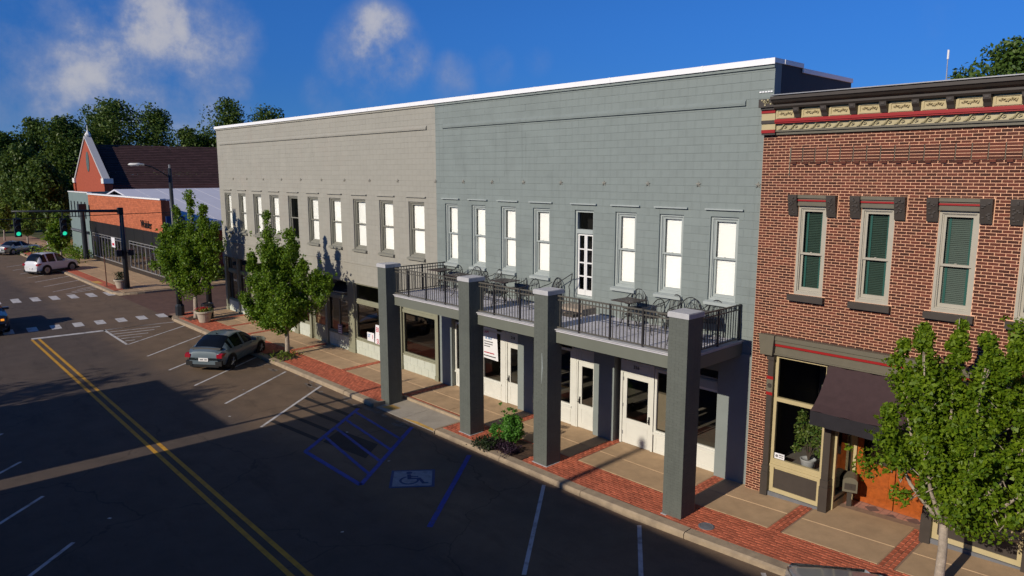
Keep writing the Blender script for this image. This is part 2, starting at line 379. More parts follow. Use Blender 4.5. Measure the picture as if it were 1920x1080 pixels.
m_plate = M('licence_plate', (.75,.75,.74), .4, .03, 6)
m_lampglass = M('lamp_glass', (.7,.7,.68), .2, .05, 6)
# ================================================================ ground, road, pavements
def gx(x): return .045*max(0, min(x, 19)-11)
def sz(x, y): return gx(x)+.018*max(0, min(y, 1)+2.9)
def rz(x): return -.13+gx(x)

def asphalt_mat():
    m = M('asphalt', (.098,.073,.057), .85, .16, 1.3, .35, 160, stain=.3, stain_scale=.35, stain_col=(.06,.05,.043))
    n = m.node_tree.nodes; l = m.node_tree.links; p = n['Principled BSDF']
    tc = n.new('ShaderNodeTexCoord')
    src = p.inputs['Base Color'].links[0].from_socket
    def mul(src, fac_socket, dark):
        x = n.new('ShaderNodeMix'); x.data_type = 'RGBA'; x.blend_type = 'MULTIPLY'; l.new(fac_socket, x.inputs['Factor']); l.new(src, x.inputs[6]); x.inputs[7].default_value = (dark,dark,dark,1); return x.outputs[2]
    # fine aggregate
    a = n.new('ShaderNodeTexNoise'); a.inputs['Scale'].default_value = 55; a.inputs['Detail'].default_value = 3; l.new(tc.outputs['Object'], a.inputs['Vector'])
    r = n.new('ShaderNodeMapRange'); r.inputs['From Min'].default_value = .45; r.inputs['From Max'].default_value = .75; r.inputs['To Max'].default_value = .6; l.new(a.outputs['Fac'], r.inputs['Value'])
    src = mul(src, r.outputs[0], .55)
    # cracks: distance to voronoi edges on warped coordinates
    w = n.new('ShaderNodeTexNoise'); w.inputs['Scale'].default_value = .8; w.inputs['Detail'].default_value = 5; l.new(tc.outputs['Object'], w.inputs['Vector'])
    ad = n.new('ShaderNodeVectorMath'); ad.operation = 'MULTIPLY_ADD'; ad.inputs[1].default_value = (1.6,1.6,0); l.new(w.outputs['Color'], ad.inputs[0]); l.new(tc.outputs['Object'], ad.inputs[2])
    v = n.new('ShaderNodeTexVoronoi'); v.feature = 'DISTANCE_TO_EDGE'; v.inputs['Scale'].default_value = .16; l.new(ad.outputs[0], v.inputs['Vector'])
    r2 = n.new('ShaderNodeMapRange'); r2.inputs['From Min'].default_value = .0045; r2.inputs['From Max'].default_value = .001; r2.inputs['To Max'].default_value = .55; l.new(v.outputs['Distance'], r2.inputs['Value'])
    src = mul(src, r2.outputs[0], .3)
    # oil drips, streaked along the lanes
    mp = n.new('ShaderNodeMapping'); mp.inputs['Scale'].default_value = (.35,1.2,1); l.new(tc.outputs['Object'], mp.inputs['Vector'])
    o = n.new('ShaderNodeTexNoise'); o.inputs['Scale'].default_value = 1.1; o.inputs['Detail'].default_value = 7; o.inputs['Roughness'].default_value = .7; l.new(mp.outputs[0], o.inputs['Vector'])
    r3 = n.new('ShaderNodeMapRange'); r3.inputs['From Min'].default_value = .55; r3.inputs['From Max'].default_value = .75; r3.inputs['To Max'].default_value = .75; l.new(o.outputs['Fac'], r3.inputs['Value'])
    src = mul(src, r3.outputs[0], .5)
    # oil drips and dark blotches
    ob_ = n.new('ShaderNodeTexNoise'); ob_.inputs['Scale'].default_value = 2.6; ob_.inputs['Detail'].default_value = 5; ob_.inputs['Roughness'].default_value = .75; l.new(tc.outputs['Object'], ob_.inputs['Vector'])
    r5 = n.new('ShaderNodeMapRange'); r5.inputs['From Min'].default_value = .63; r5.inputs['From Max'].default_value = .72; r5.inputs['To Max'].default_value = .7; l.new(ob_.outputs['Fac'], r5.inputs['Value'])
    src = mul(src, r5.outputs[0], .5)
    # the parking lanes keep an older, paler and browner surface than the driven lanes
    sp = n.new('ShaderNodeSeparateXYZ'); l.new(tc.outputs['Object'], sp.inputs[0])
    wv = n.new('ShaderNodeMath'); wv.operation = 'MULTIPLY_ADD'; wv.inputs[1].default_value = 1.2; l.new(w.outputs['Fac'], wv.inputs[0]); l.new(sp.outputs['Y'], wv.inputs[2])
    r4 = n.new('ShaderNodeMapRange'); r4.interpolation_type = 'SMOOTHSTEP'; r4.inputs['From Min'].default_value = -7.6; r4.inputs['From Max'].default_value = -6.0; l.new(wv.outputs[0], r4.inputs['Value'])
    x = n.new('ShaderNodeMix'); x.data_type = 'RGBA'; x.blend_type = 'MULTIPLY'; l.new(r4.outputs[0], x.inputs['Factor']); l.new(src, x.inputs[6]); x.inputs[7].default_value = (1.75,1.6,1.3,1); src = x.outputs[2]
    l.new(src, p.inputs['Base Color']); return m
m_asphalt = asphalt_mat()
m_asphalt_patch = M('asphalt_patch', (.035,.03,.028), .85, .2, 3, .3, 120)

g = MB(); g.poly([(-900,-900,-.28),(900,-900,-.28),(900,900,-.28),(-900,900,-.28)])
tag(g.build('ground', M('far_ground', (.075,.085,.04), .95, .35, .08)), kind='structure')

road = MB()
XS = [-160,-29.6,-20.6,11,19,60]
for a, b in zip(XS, XS[1:]): road.poly([(a,-16.3,rz(a)),(b,-16.3,rz(b)),(b,-2.9,rz(b)),(a,-2.9,rz(a))])
road.poly([(-29.6,-70,rz(0)),(-20.6,-70,rz(0)),(-20.6,-16.3,rz(0)),(-29.6,-16.3,rz(0))])
road_o = tag(road.build('road', m_asphalt, loc=(0,0,0)), kind='structure')
ss = MB(); ss.poly([(-29.6,-2.9,-.129),(-20.6,-2.9,-.129),(-20.6,90,-.129),(-29.6,90,-.129)])
ss_o = tag(ss.build('side_street', m_street_brick, loc=(0,0,0)), kind='structure')

def stroke(name, mat, a, b, w, parent=road_o, dz=.004):
    """painted line from a to b"""
    A = Vector((a[0], a[1], 0)); B = Vector((b[0], b[1], 0)); d = (B-A).normalized(); nrm = Vector((-d.y, d.x, 0))*(w/2)
    m = MB(); n = max(1, int((B-A).length/2))
    for i in range(n):
        p, q = A+(B-A)*(i/n), A+(B-A)*((i+1)/n)
        pts = [p-nrm, q-nrm, q+nrm, p+nrm]
        m.poly([(t.x, t.y, rz(t.x)+dz) for t in pts])
    return m.build(name, mat, parent)
# double yellow centre line, with the older line showing through
for dy in (0, .27):
    stroke('yellow_line', m_yellow_paint, (-18.9,-9.36+dy), (8.2,-9.70+dy), .11)
    stroke('yellow_line', m_yellow_paint, (8.2,-9.70+dy), (45,-10.0+dy), .11)
    stroke('yellow_line', m_yellow_paint, (-33.5,-9.2+dy), (-110,-8.6+dy), .11)
stroke('stop_bar', m_white_paint, (-19.05,-9.35), (-18.8,-6.3), .33)
# parking bay lines on the near side
bays = [(-14.78,-6.4,-17.3,-3.05), (-11.92,-6.40,-14.4,-3.3), (-9.0,-6.46,-11.5,-3.1), (-6.16,-6.48,-8.62,-3.1), (-3.31,-6.49,-5.66,-3.2), (-.3,-6.58,-2.97,-3.13), (11.08,-6.4,8.49,-3.22), (13.9,-6.4,11.4,-3.2), (16.8,-6.4,14.3,-3.2), (19.7,-6.4,17.2,-3.2)]
for k in range(7): bays.append((-34.2-2.9*k,-5.6,-36.2-2.9*k,-3.0))
for x0, y0, x1, y1 in bays: stroke('parking_line', m_white_paint, (x0,y0), (x1,y1), .09)
for x0 in (-7.9,-5.0,-2.1,.75,3.75,6.7,9.6,12.5): stroke('parking_line', m_white_paint, (x0,-12.45), (x0+3.3,-15.9), .09)
# hatched triangle by the stop bar
stroke('hatch_edge', m_white_paint, (-18.95,-6.3), (-18.65,-3.1), .1); stroke('hatch_edge', m_white_paint, (-18.95,-6.32), (-14.78,-6.4), .12)
for k in range(6):
    t = k/6
    a = (-18.9+t*3.9, -6.25); b = (a[0]-.1+.35, min(-3.7, -6.25+ (1-t)*2.9+.2))
    b = (-18.75+t*3.55+(.2 if k else 0), -6.3+(1-t)*2.75)
    stroke('hatch_stripe', m_white_paint, a, b, .09)
# crosswalks
for k in range(11):
    y = -2.75-.98*k
    m = MB(); x0, x1 = -21.5-.10*k, -20.35-.09*k; w = .44
    m.poly([(x0,y-w,rz(0)+.004),(x1,y-w-.1,rz(0)+.004),(x1,y-.1,rz(0)+.004),(x0,y,rz(0)+.004)]); m.build('crosswalk_stripe', m_white_paint, road_o)
for k in range(10):
    y = -2.85-.98*k
    m = MB(); x0, x1 = -31.8-.18*k, -30.05-.18*k; w = .44
    m.poly([(x0,y-w,rz(0)+.004),(x1,y-w-.08,rz(0)+.004),(x1,y-.08,rz(0)+.004),(x0,y,rz(0)+.004)]); m.build('crosswalk_stripe', m_white_paint, road_o)
for k in range(3): stroke('hatch_stripe', m_white_paint, (-32.6-.8*k,-5.2+.5*k), (-33.6-.8*k,-3.2+.2*k), .09)
# blue accessible bay: border, hatches and the old blacked-out hatches beside it
for a, b in (((.18,-3.48),(2.44,-6.52)), ((2.44,-6.52),(5.39,-6.55)), ((5.39,-6.55),(2.84,-3.21)), ((5.75,-3.35),(8.3,-6.59))): stroke('blue_line', m_blue_paint, a, b, .13)
for k in range(1, 5):
    t = k/5; stroke('blue_hatch', m_blue_paint, (.18+2.26*(t-.12), -3.48-3.04*(t-.12)), (2.84+2.55*(t+.05), -3.21-3.34*(t+.05)), .1, dz=.003)
for k in range(5):
    t = k/5; stroke('blackout_stripe', m_black_paint, (-2.6+2.5*t,-3.6-3.1*t), (.25+2.2*t, -3.5-2.95*t+ (.05)), .17, dz=.0025)
pt = MB(); pt.poly([(x,y,rz(x)+.0022) for x, y in ((1.55,-4.95),(3.35,-4.75),(4.0,-5.55),(2.1,-5.8))]); pt.build('asphalt_patch', m_asphalt_patch, road_o)
# accessible-parking emblem: pale panel, blue border, wheelchair figure
EO = Vector((5.95,-5.38,0)); EU = Vector((.79,-.61,0)).normalized()*-1; EX = Vector((.62,.78,0)).normalized()
m_emb = M('emblem_pale_blue', (.25,.29,.33), .7, .15, 8, stain=.6, stain_scale=6); m_embline = M('emblem_blue', (.025,.06,.17), .7, .1, 8)
def emb(pts, name, mat, dz):
    m = MB(); m.poly([(lambda q: (q.x, q.y, rz(q.x)+dz))(EO+EX*u+EU*v) for u, v in pts]); m.build(name, mat, road_o)
emb([(-.56,-.53),(.56,-.53),(.56,.53),(-.56,.53)], 'emblem_border', m_embline, .004)
emb([(-.49,-.46),(.49,-.46),(.49,.46),(-.49,.46)], 'emblem_panel', m_emb, .007)
def arc(cx, cy, r0, r1, a0, a1, n=18):
    P = [(cx+r1*math.cos(a0+(a1-a0)*i/n), cy+r1*math.sin(a0+(a1-a0)*i/n)) for i in range(n+1)]
    Q = [(cx+r0*math.cos(a0+(a1-a0)*i/n), cy+r0*math.sin(a0+(a1-a0)*i/n)) for i in range(n+1)]
    m = MB()
    for i in range(n):
        m.poly([(lambda q: (q.x, q.y, rz(q.x)+.010))(EO+EX*u+EU*v) for u, v in (P[i],P[i+1],Q[i+1],Q[i])])
    return m
arc(-.08,-.12,.19,.25, math.radians(110), math.radians(395)).build('emblem_wheel', m_embline, road_o)
arc(-.10,.34,0,.08,0,2*math.pi,12).build('emblem_head', m_embline, road_o)
for pts in ([(-.15,.24),(-.05,.24),(-.03,-.02),(-.13,-.02)], [(-.08,.14),(.14,.12),(.14,.06),(-.08,.08)], [(-.13,.02),(.18,.02),(.18,-.06),(-.13,-.06)], [(.12,.0),(.2,.02),(.33,-.30),(.25,-.33)], [(.25,-.27),(.40,-.25),(.41,-.32),(.26,-.34)]):
    emb(pts, 'emblem_figure', m_embline, .0095)
# scraps of litter lying on the asphalt
m_litter = M('paper_scrap', (.6,.6,.58), .8, .1, 8)
LBL = ['white scrap just left of the wheelchair emblem','white scrap inside the blue hatched bay','white scrap on the shaded lane below the blue line','white scrap beside the white bay line in the sun','white scrap on the sunlit parking bay right of the hatchback','white scrap on the shaded road below the white bay lines','white scrap beyond the yellow line in the shade','white scrap near the left edge by the far bay lines']
for k, (x, y) in enumerate([(4.6,-5.2),(1.9,-4.9),(7.2,-8.1),(-1.9,-6.9),(-4.4,-5.4),(11.3,-7.4),(3.1,-11.6),(-.8,-13.3)]):
    m = MB(); a = random.random()*3; s_ = .05
    m.poly([(x+s_*math.cos(a+q)*(.6+.4*(q > 3)), y+s_*math.sin(a+q), rz(x)+.006+.012*(q > 2)) for q in (0,1.4,2.9,4.3)])
    tag(m.build('paper_scrap', m_litter, loc=(x,y,rz(x))), LBL[k], 'litter', 'paper scraps on the road')

# ---- kerbs
kb = tag(bpy.data.objects.new('kerb', None), kind='structure'); C.objects.link(kb); WOFF[kb] = Vector((0,0,0))
def kerb_run(x0, x1, y0=-3.06, y1=-2.78, step=2.9):
    x = x0
    while x < x1-.05:
        b = min(x+step, x1); m = MB()
        a_, b_ = x+.008, b-.008; h = random.uniform(-.006,.006)
        pr = [(y0,-.2),(y0,-.035),(y0+.04,0),(y1,.004),(y1,-.2)]
        n = len(m.v)
        m.v += [(a_, p, q+(gx(a_) if q > -.2 else 0)+h) for p, q in pr]+[(b_, p, q+(gx(b_) if q > -.2 else 0)+h) for p, q in pr]
        for i in range(4): m.f.append((n+i+5,n+i,n+i+1,n+i+6)[::-1]); m.mi.append(0)
        m.f += [(n,n+1,n+2,n+3,n+4),(n+9,n+8,n+7,n+6,n+5)]; m.mi += [0,0]
        m.build('kerb_stone', m_kerb, kb)
        x = b
kerb_run(-18.9, .42); kerb_run(3.74, 34); kerb_run(-80, -31.0)
# rounded corner of the near block and of the far block
def corner(cx, cy, r0, r1, a0, a1, n=6):
    for i in range(n):
        q0, q1 = a0+(a1-a0)*i/n+.004, a0+(a1-a0)*(i+1)/n-.004
        m = MB(); P = [(cx+r*math.cos(q), cy+r*math.sin(q)) for r, q in ((r0,q0),(r1,q0),(r1,q1),(r0,q1))]
        m.prism(P, 'z', -.2, random.uniform(-.004,.006)); m.build('kerb_stone', m_kerb, kb)
corner(-18.9,-1.4,1.38,1.66, math.radians(180), math.radians(270)); corner(-31.0,-1.4,1.38,1.66, math.radians(270), math.radians(360))
for y0 in (-1.4, 5, 12, 20): 
    m = MB(); m.box(-20.56,-20.28,y0,min(y0+6.4,y0+8),-.2,.0); m.box(-29.62,-29.34,y0,y0+6.4,-.2,.0); m.build('kerb_stone', m_kerb, kb)
m = MB(); m.box(-19,60,-16.6,-16.3,-.2,0.0); m.build('kerb_stone', m_kerb, kb)
m = MB(); m.box(-160,-31,-16.6,-16.3,-.2,0.0); m.build('kerb_stone', m_kerb, kb)
gut = MB()
for k in range(26):   # worn concrete smears in the gutter
    x = random.uniform(-9, 3); y = -3.12-random.random()*.45; w = random.uniform(.08,.4)
    P = [(x+w*math.cos(q)*random.uniform(.6,1), y+.09*math.sin(q)*random.uniform(.5,1.2), rz(x)+.003) for q in np.linspace(0,5.6,8)]; gut.poly(P)
gut.build('gutter_stain', M('gutter_grit', (.17,.14,.115), .9, .3, 12), road_o)

# ---- pavement of the near block
sw = MB()
for a, b in ((-20.5,.42),(3.74,11),(11,19),(19,34)): sw.poly([(a,-2.79,sz(a,-2.79)-.012),(b,-2.79,sz(b,-2.79)-.012),(b,.5,sz(b,.5)-.012),(a,.5,sz(a,.5)-.012)])
sw.poly([(.42,-1.86,sz(0,-1.86)-.012),(3.74,-1.86,sz(0,-1.86)-.012),(3.74,.5,sz(0,.5)-.012),(.42,.5,sz(0,.5)-.012)])
sw.poly([(.42,-1.86,-.2),(3.74,-1.86,-.2),(3.74,-1.86,sz(0,-1.86)-.012),(.42,-1.86,sz(0,-1.86)-.012)])
sw_o = tag(sw.build('sidewalk', m_sand, loc=(0,0,0)), kind='structure')
STR = [-17.1,-14.9,-12.6,-8.15,-3.85,.45,5.0,8.1,11.45,13.75,15.95,18.1,20.4,23.0]; SWD = .3
BAND = -1.70
beds = [(5.55,7.2,-2.79,-1.8),(-8.35,-6.8,-2.79,-2.0),(-18.75,-17.85,-2.6,-1.8)]
def in_bed(x, y): return any(a-.02 < x < b+.02 and c-.02 < y < d+.02 for a, b, c, d in beds)
def slab(x0, x1, y0, y1, mat, name='concrete_slab', parent=sw_o, zf=sz, dz=0):
    m = MB(); c = .012; j = .007
    x0 += j; x1 -= j; y0 += j; y1 -= j; n = 0
    top = [(x0+c,y0+c),(x1-c,y0+c),(x1-c,y1-c),(x0+c,y1-c)]; bot = [(x0,y0),(x1,y0),(x1,y1),(x0,y1)]
    m.v += [(x,y,zf(x,y)+dz) for x, y in top]+[(x,y,zf(x,y)-.012+dz) for x, y in bot]
    for q in ((0,1,2,3),(4,5,1,0),(5,6,2,1),(6,7,3,2),(7,4,0,3)): m.f.append(q); m.mi.append(0)
    return m.build(name, mat, parent)
edges = [-19.9]+STR
for i in range(len(edges)-1):
    a = edges[i]+(SWD/2 if i else 0); b = edges[i+1]-SWD/2
    n = 2 if b-a > 3.6 else 1
    for k in range(n):
        p, q = a+(b-a)*k/n, a+(b-a)*(k+1)/n
        y0 = BAND
        slab(p, q, y0, -.82, m_conc); slab(p, q, -.82, .3, m_conc)
# kerb ramp between the first two columns
def rampz(x, y): return -.115+.05*(y+2.95)
for a, b in ((.44,2.0),(2.0,3.72)): slab(a, b, -3.0, -1.87, m_conc_g, 'ramp_slab', zf=rampz)
m = MB(); m.box(.36,.44,-3.06,-1.87,-.2,.01); m.box(3.72,3.80,-3.06,-1.87,-.2,.01); m.box(.44,3.72,-1.88,-1.80,-.2,sz(0,-1.8)+.004); m.build('ramp_kerb', m_kerb, sw_o)
for P in ([(.62,-2.86),(1.15,-2.8),(1.2,-2.5),(.72,-2.5)], [(1.9,-2.97),(3.7,-2.97),(3.7,-2.87),(2.6,-2.84)]):
    m = MB(); m.poly([(x,y,rampz(x,y)+.004) for x, y in P]); m.build('yellow_mark', M('yellow_kerb_paint', (.6,.36,.09), .8, .2, 6, stain=.5, stain_scale=5), sw_o)
# pavers
PW, PD = .19, .092
spots = []
def field(x0, x1, y0, y1, along='x'):
    r = 0; y = y0
    if along == 'x':
        while y < y1-.03:
            x = x0-(PW/2 if r % 2 else 0)
            while x < x1-.03:
                a, b = max(x,x0), min(x+PW,x1)
                if b-a > .05 and not in_bed((a+b)/2, y+PD/2): spots.append((a,b,y,min(y+PD,y1)))
                x += PW
            y += PD; r += 1
    else:
        x = x0
        while x < x1-.03:
            yy = y0-(PW/2 if r % 2 else 0)
            while yy < y1-.03:
                a, b = max(yy,y0), min(yy+PW,y1)
                if b-a > .05: spots.append((x,min(x+PD,x1),a,b))
                yy += PW
            x += PD; r += 1
field(-18.9,.36,-2.77,BAND); field(3.80,24,-2.77,BAND); field(-20.2,-18.9,-2.4,BAND)
field(.36,3.8,-1.80,BAND)
for x in STR: field(x-SWD/2, x+SWD/2, BAND, .25, 'y')
cv = Vector(CAM)
def vis(s): 
    x, y = (s[0]+s[1])/2, (s[2]+s[3])/2
    d = Vector((x,y,0))-cv; z = d.dot(fwd); px = 960+PX*d.dot(rgt)/z; py = 540-PX*d.dot(upv)/z
    return (0 if (0 < px < 1920 and py < 1080) else 1000)+d.length
spots.sort(key=vis); rest = MB(); protos = {}
m_pav_list = m_paver
for k, (a, b, c_, d) in enumerate(spots):
    j = .005; h = random.uniform(-.0025,.0025)
    z = sz((a+b)/2, (c_+d)/2)+h
    def pb(m, x0, x1, y0, y1, z):
        n = len(m.v); e = .004
        m.v += [(x0+e,y0+e,z),(x1-e,y0+e,z),(x1-e,y1-e,z),(x0+e,y1-e,z),(x0,y0,z-.014),(x1,y0,z-.014),(x1,y1,z-.014),(x0,y1,z-.014)]
        for q in ((0,1,2,3),(4,5,1,0),(5,6,2,1),(6,7,3,2),(7,4,0,3)): m.f.append(tuple(n+i for i in q)); m.mi.append(0)
    if k < 300:
        key = (round(b-a,3), round(d-c_,3))
        if key not in protos:
            m = MB(); pb(m, j, b-a-j, j, d-c_-j, 0); o = m.build('brick_paver', m_paver, sw_o, local=True); protos[key] = o.data
        else: o = link('brick_paver', protos[key], sw_o)
        o.location = (a, c_, z)
    else: pb(rest, a+j, b-j, c_+j, d-j, z)
tag(rest.build('paver_field', m_paver, sw_o), kind='stuff')
for a, b, c_, d in beds:
    m = MB(); n = 7
    for i in range(n):
        for k in range(n):
            P = [(a+(b-a)*(i+u)/n, c_+(d-c_)*(k+v)/n) for u, v in ((0,0),(1,0),(1,1),(0,1))]
            m.poly([(x,y,sz(x,y)+.01+.03*math.sin(x*9+1)*math.sin(y*11)) for x, y in P])
    m.build('planting_bed', m_earth, sw_o)
cvx = MB(); cvx.lathe([(.17,0),(.17,.012),(.14,.02),(.12,.014),(.0001,.02)], n=18); 
o = cvx.build('utility_cover', m_slate, loc=(12.63,-2.5,sz(12.63,-2.5)), local=True); tag(o, 'round grey utility cover set in the brick paving', 'utility cover')

# ---- pavement of the far block and the far side of the street
fs = MB(); fs.poly([(-85,-2.8,.0),(-31,-2.8,0),(-31,1.5,.03),(-85,1.5,.03)]); fs.poly([(-31,-1.4,0),(-29.5,-1.4,0),(-29.5,60,.02),(-31,60,.02)]); fs.poly([(-31,-2.85,0),(-30.1,-2.5,0),(-29.5,-1.4,0),(-31,-1.4,0)])
fs_o = tag(fs.build('far_sidewalk', m_sand, loc=(0,0,0)), kind='structure')
x = -31
while x > -75:
    w = 2.6
    slab(x-w, x, -2.05, -.6, m_conc, parent=fs_o, zf=lambda a, b: .016, dz=.01); slab(x-w, x, -.6, .9, m_conc, parent=fs_o, zf=lambda a, b: .016, dz=.01)
    slab(x-w, x, -2.78, -2.07, m_paver, 'paver_panel', fs_o, lambda a, b: .016, .01)
    x -= w
for y in np.arange(-1.4, 26, 2.4): slab(-32.3,-29.64,y,y+2.4,m_conc,parent=fs_o,zf=lambda a, b: .02, dz=.012)
slab(-30.98,-29.7,-2.55,-1.4,m_conc,parent=fs_o,zf=lambda a,b:.02,dz=.01)
m = MB(); m.poly([(-36.5,-2.85,.03),(-35.3,-2.85,.03),(-35.0,-2.45,.03),(-36.4,-2.4,.03)]); m.build('yellow_mark', M('yellow_ramp_paint', (.6,.36,.09), .8, .2, 6), fs_o)
gr = MB(); gr.poly([(-32.2,2.0,.04),(-30.9,2.0,.04),(-30.9,40,.04),(-32.2,40,.04)]); gr.poly([(-75,.95,.02),(-59.2,.95,.02),(-59.2,30,.02),(-75,30,.02)])
tag(gr.build('verge', m_grass, loc=(0,0,0)), kind='structure')
of = MB(); of.poly([(-19.5,-22,.0),(60,-22,0),(60,-16.5,0),(-19.5,-16.5,0)]); of.poly([(-160,-22,.0),(-31,-22,0),(-31,-16.5,0),(-160,-16.5,0)])
tag(of.build('opposite_sidewalk', m_conc, loc=(0,0,0)), kind='structure')
# ================================================================ the two painted block buildings
TOP = 9.90
BH, BW = .1945, .47
cream = thing('cream_commercial_building', 'long two-storey building with greige painted block front and ten upper windows', 'building', (-9.6,0,0))
gray = thing('gray_commercial_building', 'two-storey gray-green painted block building behind the balcony, with numbered white doors', 'building', (6.1,0,0))

def upper_window(parent, x0, x1, z0, z1, trim, blind=True, slats=True, yb=.0, blindmat=None, sashmat=None, dep=.0, zmid=None, tilt=.012, cover=.97):
    """double-hung window: frame (the part), sashes, two panes, blind"""
    f = MB(); f.frame(x0, x1, z0, z1, yb+.055+dep, yb+.20+dep, .05, .06); f.frame(x0+.05, x1-.05, z0+.06, z1-.05, yb+.085+dep, yb+.2+dep, .022, .03)
    w = f.build('window', trim, parent)
    sm = sashmat or trim
    zm = zmid if zmid else (z0+z1)/2+.02
    a, b = x0+.072, x1-.072
    s = MB(); s.frame(a, b, zm-.025, z1-.07, yb+.10+dep, yb+.13+dep, .045); s.box((a+b)/2-.02,(a+b)/2+.02,yb+.085+dep,yb+.10+dep,zm+.02,zm+.04); s.build('upper_sash', sm, w)
    s = MB(); s.frame(a, b, z0+.09, zm+.02, yb+.135+dep, yb+.165+dep, .045, .07); s.build('lower_sash', sm, w)
    for z_0, z_1, y in ((zm+.015, z1-.11, yb+.115), (z0+.155, zm-.02, yb+.15)):
        p = MB(); p.poly([(a+.04,y+dep,z_0),(b-.04,y+dep,z_0),(b-.04,y+dep,z_1),(a+.04,y+dep,z_1)]); p.build('pane', m_glass, w)
    if blind:
        m = MB(); z = z0+.12; pitch = .036; tilt = tilt*random.uniform(.5,1.9)
        while z < z1-.1:
            y = yb+.19+dep
            m.poly([(a+.02,y,z),(b-.02,y,z),(b-.02,y+tilt,z+pitch*cover),(a+.02,y+tilt,z+pitch*cover)]); z += pitch
        bl = m.build('blind', blindmat or m_blind, w)
        return w, bl
    return w, None

def lintel_and_sill(parent, x0, x1, zt, zb, trim, silltrim, lt=.16):
    m = MB(); m.box(x0-.14, x1+.12, -.06, 0, zt+lt, zt+lt+.035); m.build('lintel', trim, parent)
    m = MB(); m.prism([(-.09,zb-.09),(-.09,zb-.02),(.06,zb+.02),(.06,zb-.09)], 'x', x0-.06, x1+.05); m.build('sill', silltrim, parent)

star_me = None
def star(parent, x, z, mat):
    global star_me
    if star_me is None:
        m = MB(); P = []
        for k in range(10):
            r = .085 if k % 2 == 0 else .032; q = math.pi/2+k*math.pi/5; P.append((r*math.cos(q), 0, r*math.sin(q)))
        for k in range(10): m.poly([P[k], P[(k+1) % 10], (0,-.04,0)])
        o = m.build('star_anchor', mat, parent, local=True); star_me = o.data
    else: o = link('star_anchor', star_me, parent)
    o.location = Vector((x,-.012,z))-WOFF[parent]

def room(parent, x0, x1, z0, z1, depth, floor=m_roomfloor, wall=m_room, y=.3, stuff=None):
    """the shop's interior, seen through the glass"""
    m = MB(); m.cur = 0
    m.poly([(x0,y+depth,z0),(x1,y+depth,z0),(x1,y+depth,z1),(x0,y+depth,z1)]); m.poly([(x0,y,z0),(x0,y+depth,z0),(x0,y+depth,z1),(x0,y,z1)])
    m.poly([(x1,y+depth,z0),(x1,y,z0),(x1,y,z1),(x1,y+depth,z1)]); m.poly([(x0,y,z1),(x0,y+depth,z1),(x1,y+depth,z1),(x1,y,z1)])
    m.cur = 1; m.poly([(x0,y,z0),(x1,y,z0),(x1,y+depth,z0),(x0,y+depth,z0)])
    m.build('interior', [wall, floor], parent)

# ---- greige building
cw = [(-18.85,-18.0),(-17.03,-16.15),(-15.22,-14.28),(-13.33,-12.36),(-11.38,-10.42),(-9.46,-8.52),(-7.54,-6.59),(-5.60,-4.66),(-3.66,-2.71),(-1.70,-.73)]
CZ0, CZ1 = 4.47, 6.50
holes = [(a,b,CZ0,CZ1) for a, b in cw]
XL = -19.5; SFZ = 3.15
m = MB(); wall_panel(m, XL, 0, SFZ, TOP, .010, .30, holes); m.box(XL,XL+.35,.3,18,0,TOP-.05); m.box(XL+.35,0,17.7,18,0,TOP-.3); m.box(XL+.35,-.02,.35,17.7,TOP-.9,TOP-.8)
m.build('wall', m_cream, cream)
masonry(cream, 'block', m_cream, XL, 0, SFZ+.02, TOP-.02, .010, holes, BW, BH, .008, .006, .005, jit=.0014, jx=.0004, cx=.0003)
for i, (a, b) in enumerate(cw):
    upper_window(cream, a, b, CZ0, CZ1, m_cream_trim, blind=(i != 4)); lintel_and_sill(cream, a, b, CZ1, CZ0, m_cream, m_cream_trim)
m = MB(); m.box(XL+.4,-.49,-.045,0,9.03,9.06); m.prism([(-.05,9.06),(-.05,9.10),(0,9.17),(0,9.06)],'x',XL+.4,-.49); m.build('band_course', m_cream, cream)
m = MB(); m.box(XL-.05,-.002,-.085,.38,TOP+.0,TOP+.10); m.box(XL-.05,-.002,-.085,-.065,TOP-.03,TOP); m.box(XL-.05,XL+.38,.38,18,TOP,TOP+.12); m.build('coping', m_white_metal, cream)
for k in range(7): m = MB(); x = XL+1.3+2.8*k; m.box(x,x+.05,-.092,.385,TOP-.034,TOP+.105); m.build('coping_seam', m_white_metal, cream)
m = MB(); m.box(XL+.01,-.002,-.04,.009,TOP-.1,TOP-.001); m.build('crown_strip', m_cream, cream)
for x in (-17.54,-15.83,-13.89,-11.93,-10.01,-8.11,-6.2,-4.29,-2.34,-.02): star(cream, x, 7.25, m_cream)
m = MB(); m.box(XL+.36,-.01,.5,.6,CZ0-.3,CZ1+.3); m.build('dark_window_backing', m_dark, cream)  # flat dark sheet behind the windows, unlit room shade put into its colour
m = MB(); m.box(XL+.01,-3.8,-.03,.008,3.86,3.90); m.build('drip_band', m_cream, cream)
m = MB(); m.box(XL,-.01,.0,.3,SFZ-.10,SFZ); m.build('storefront_header', m_cream, cream)
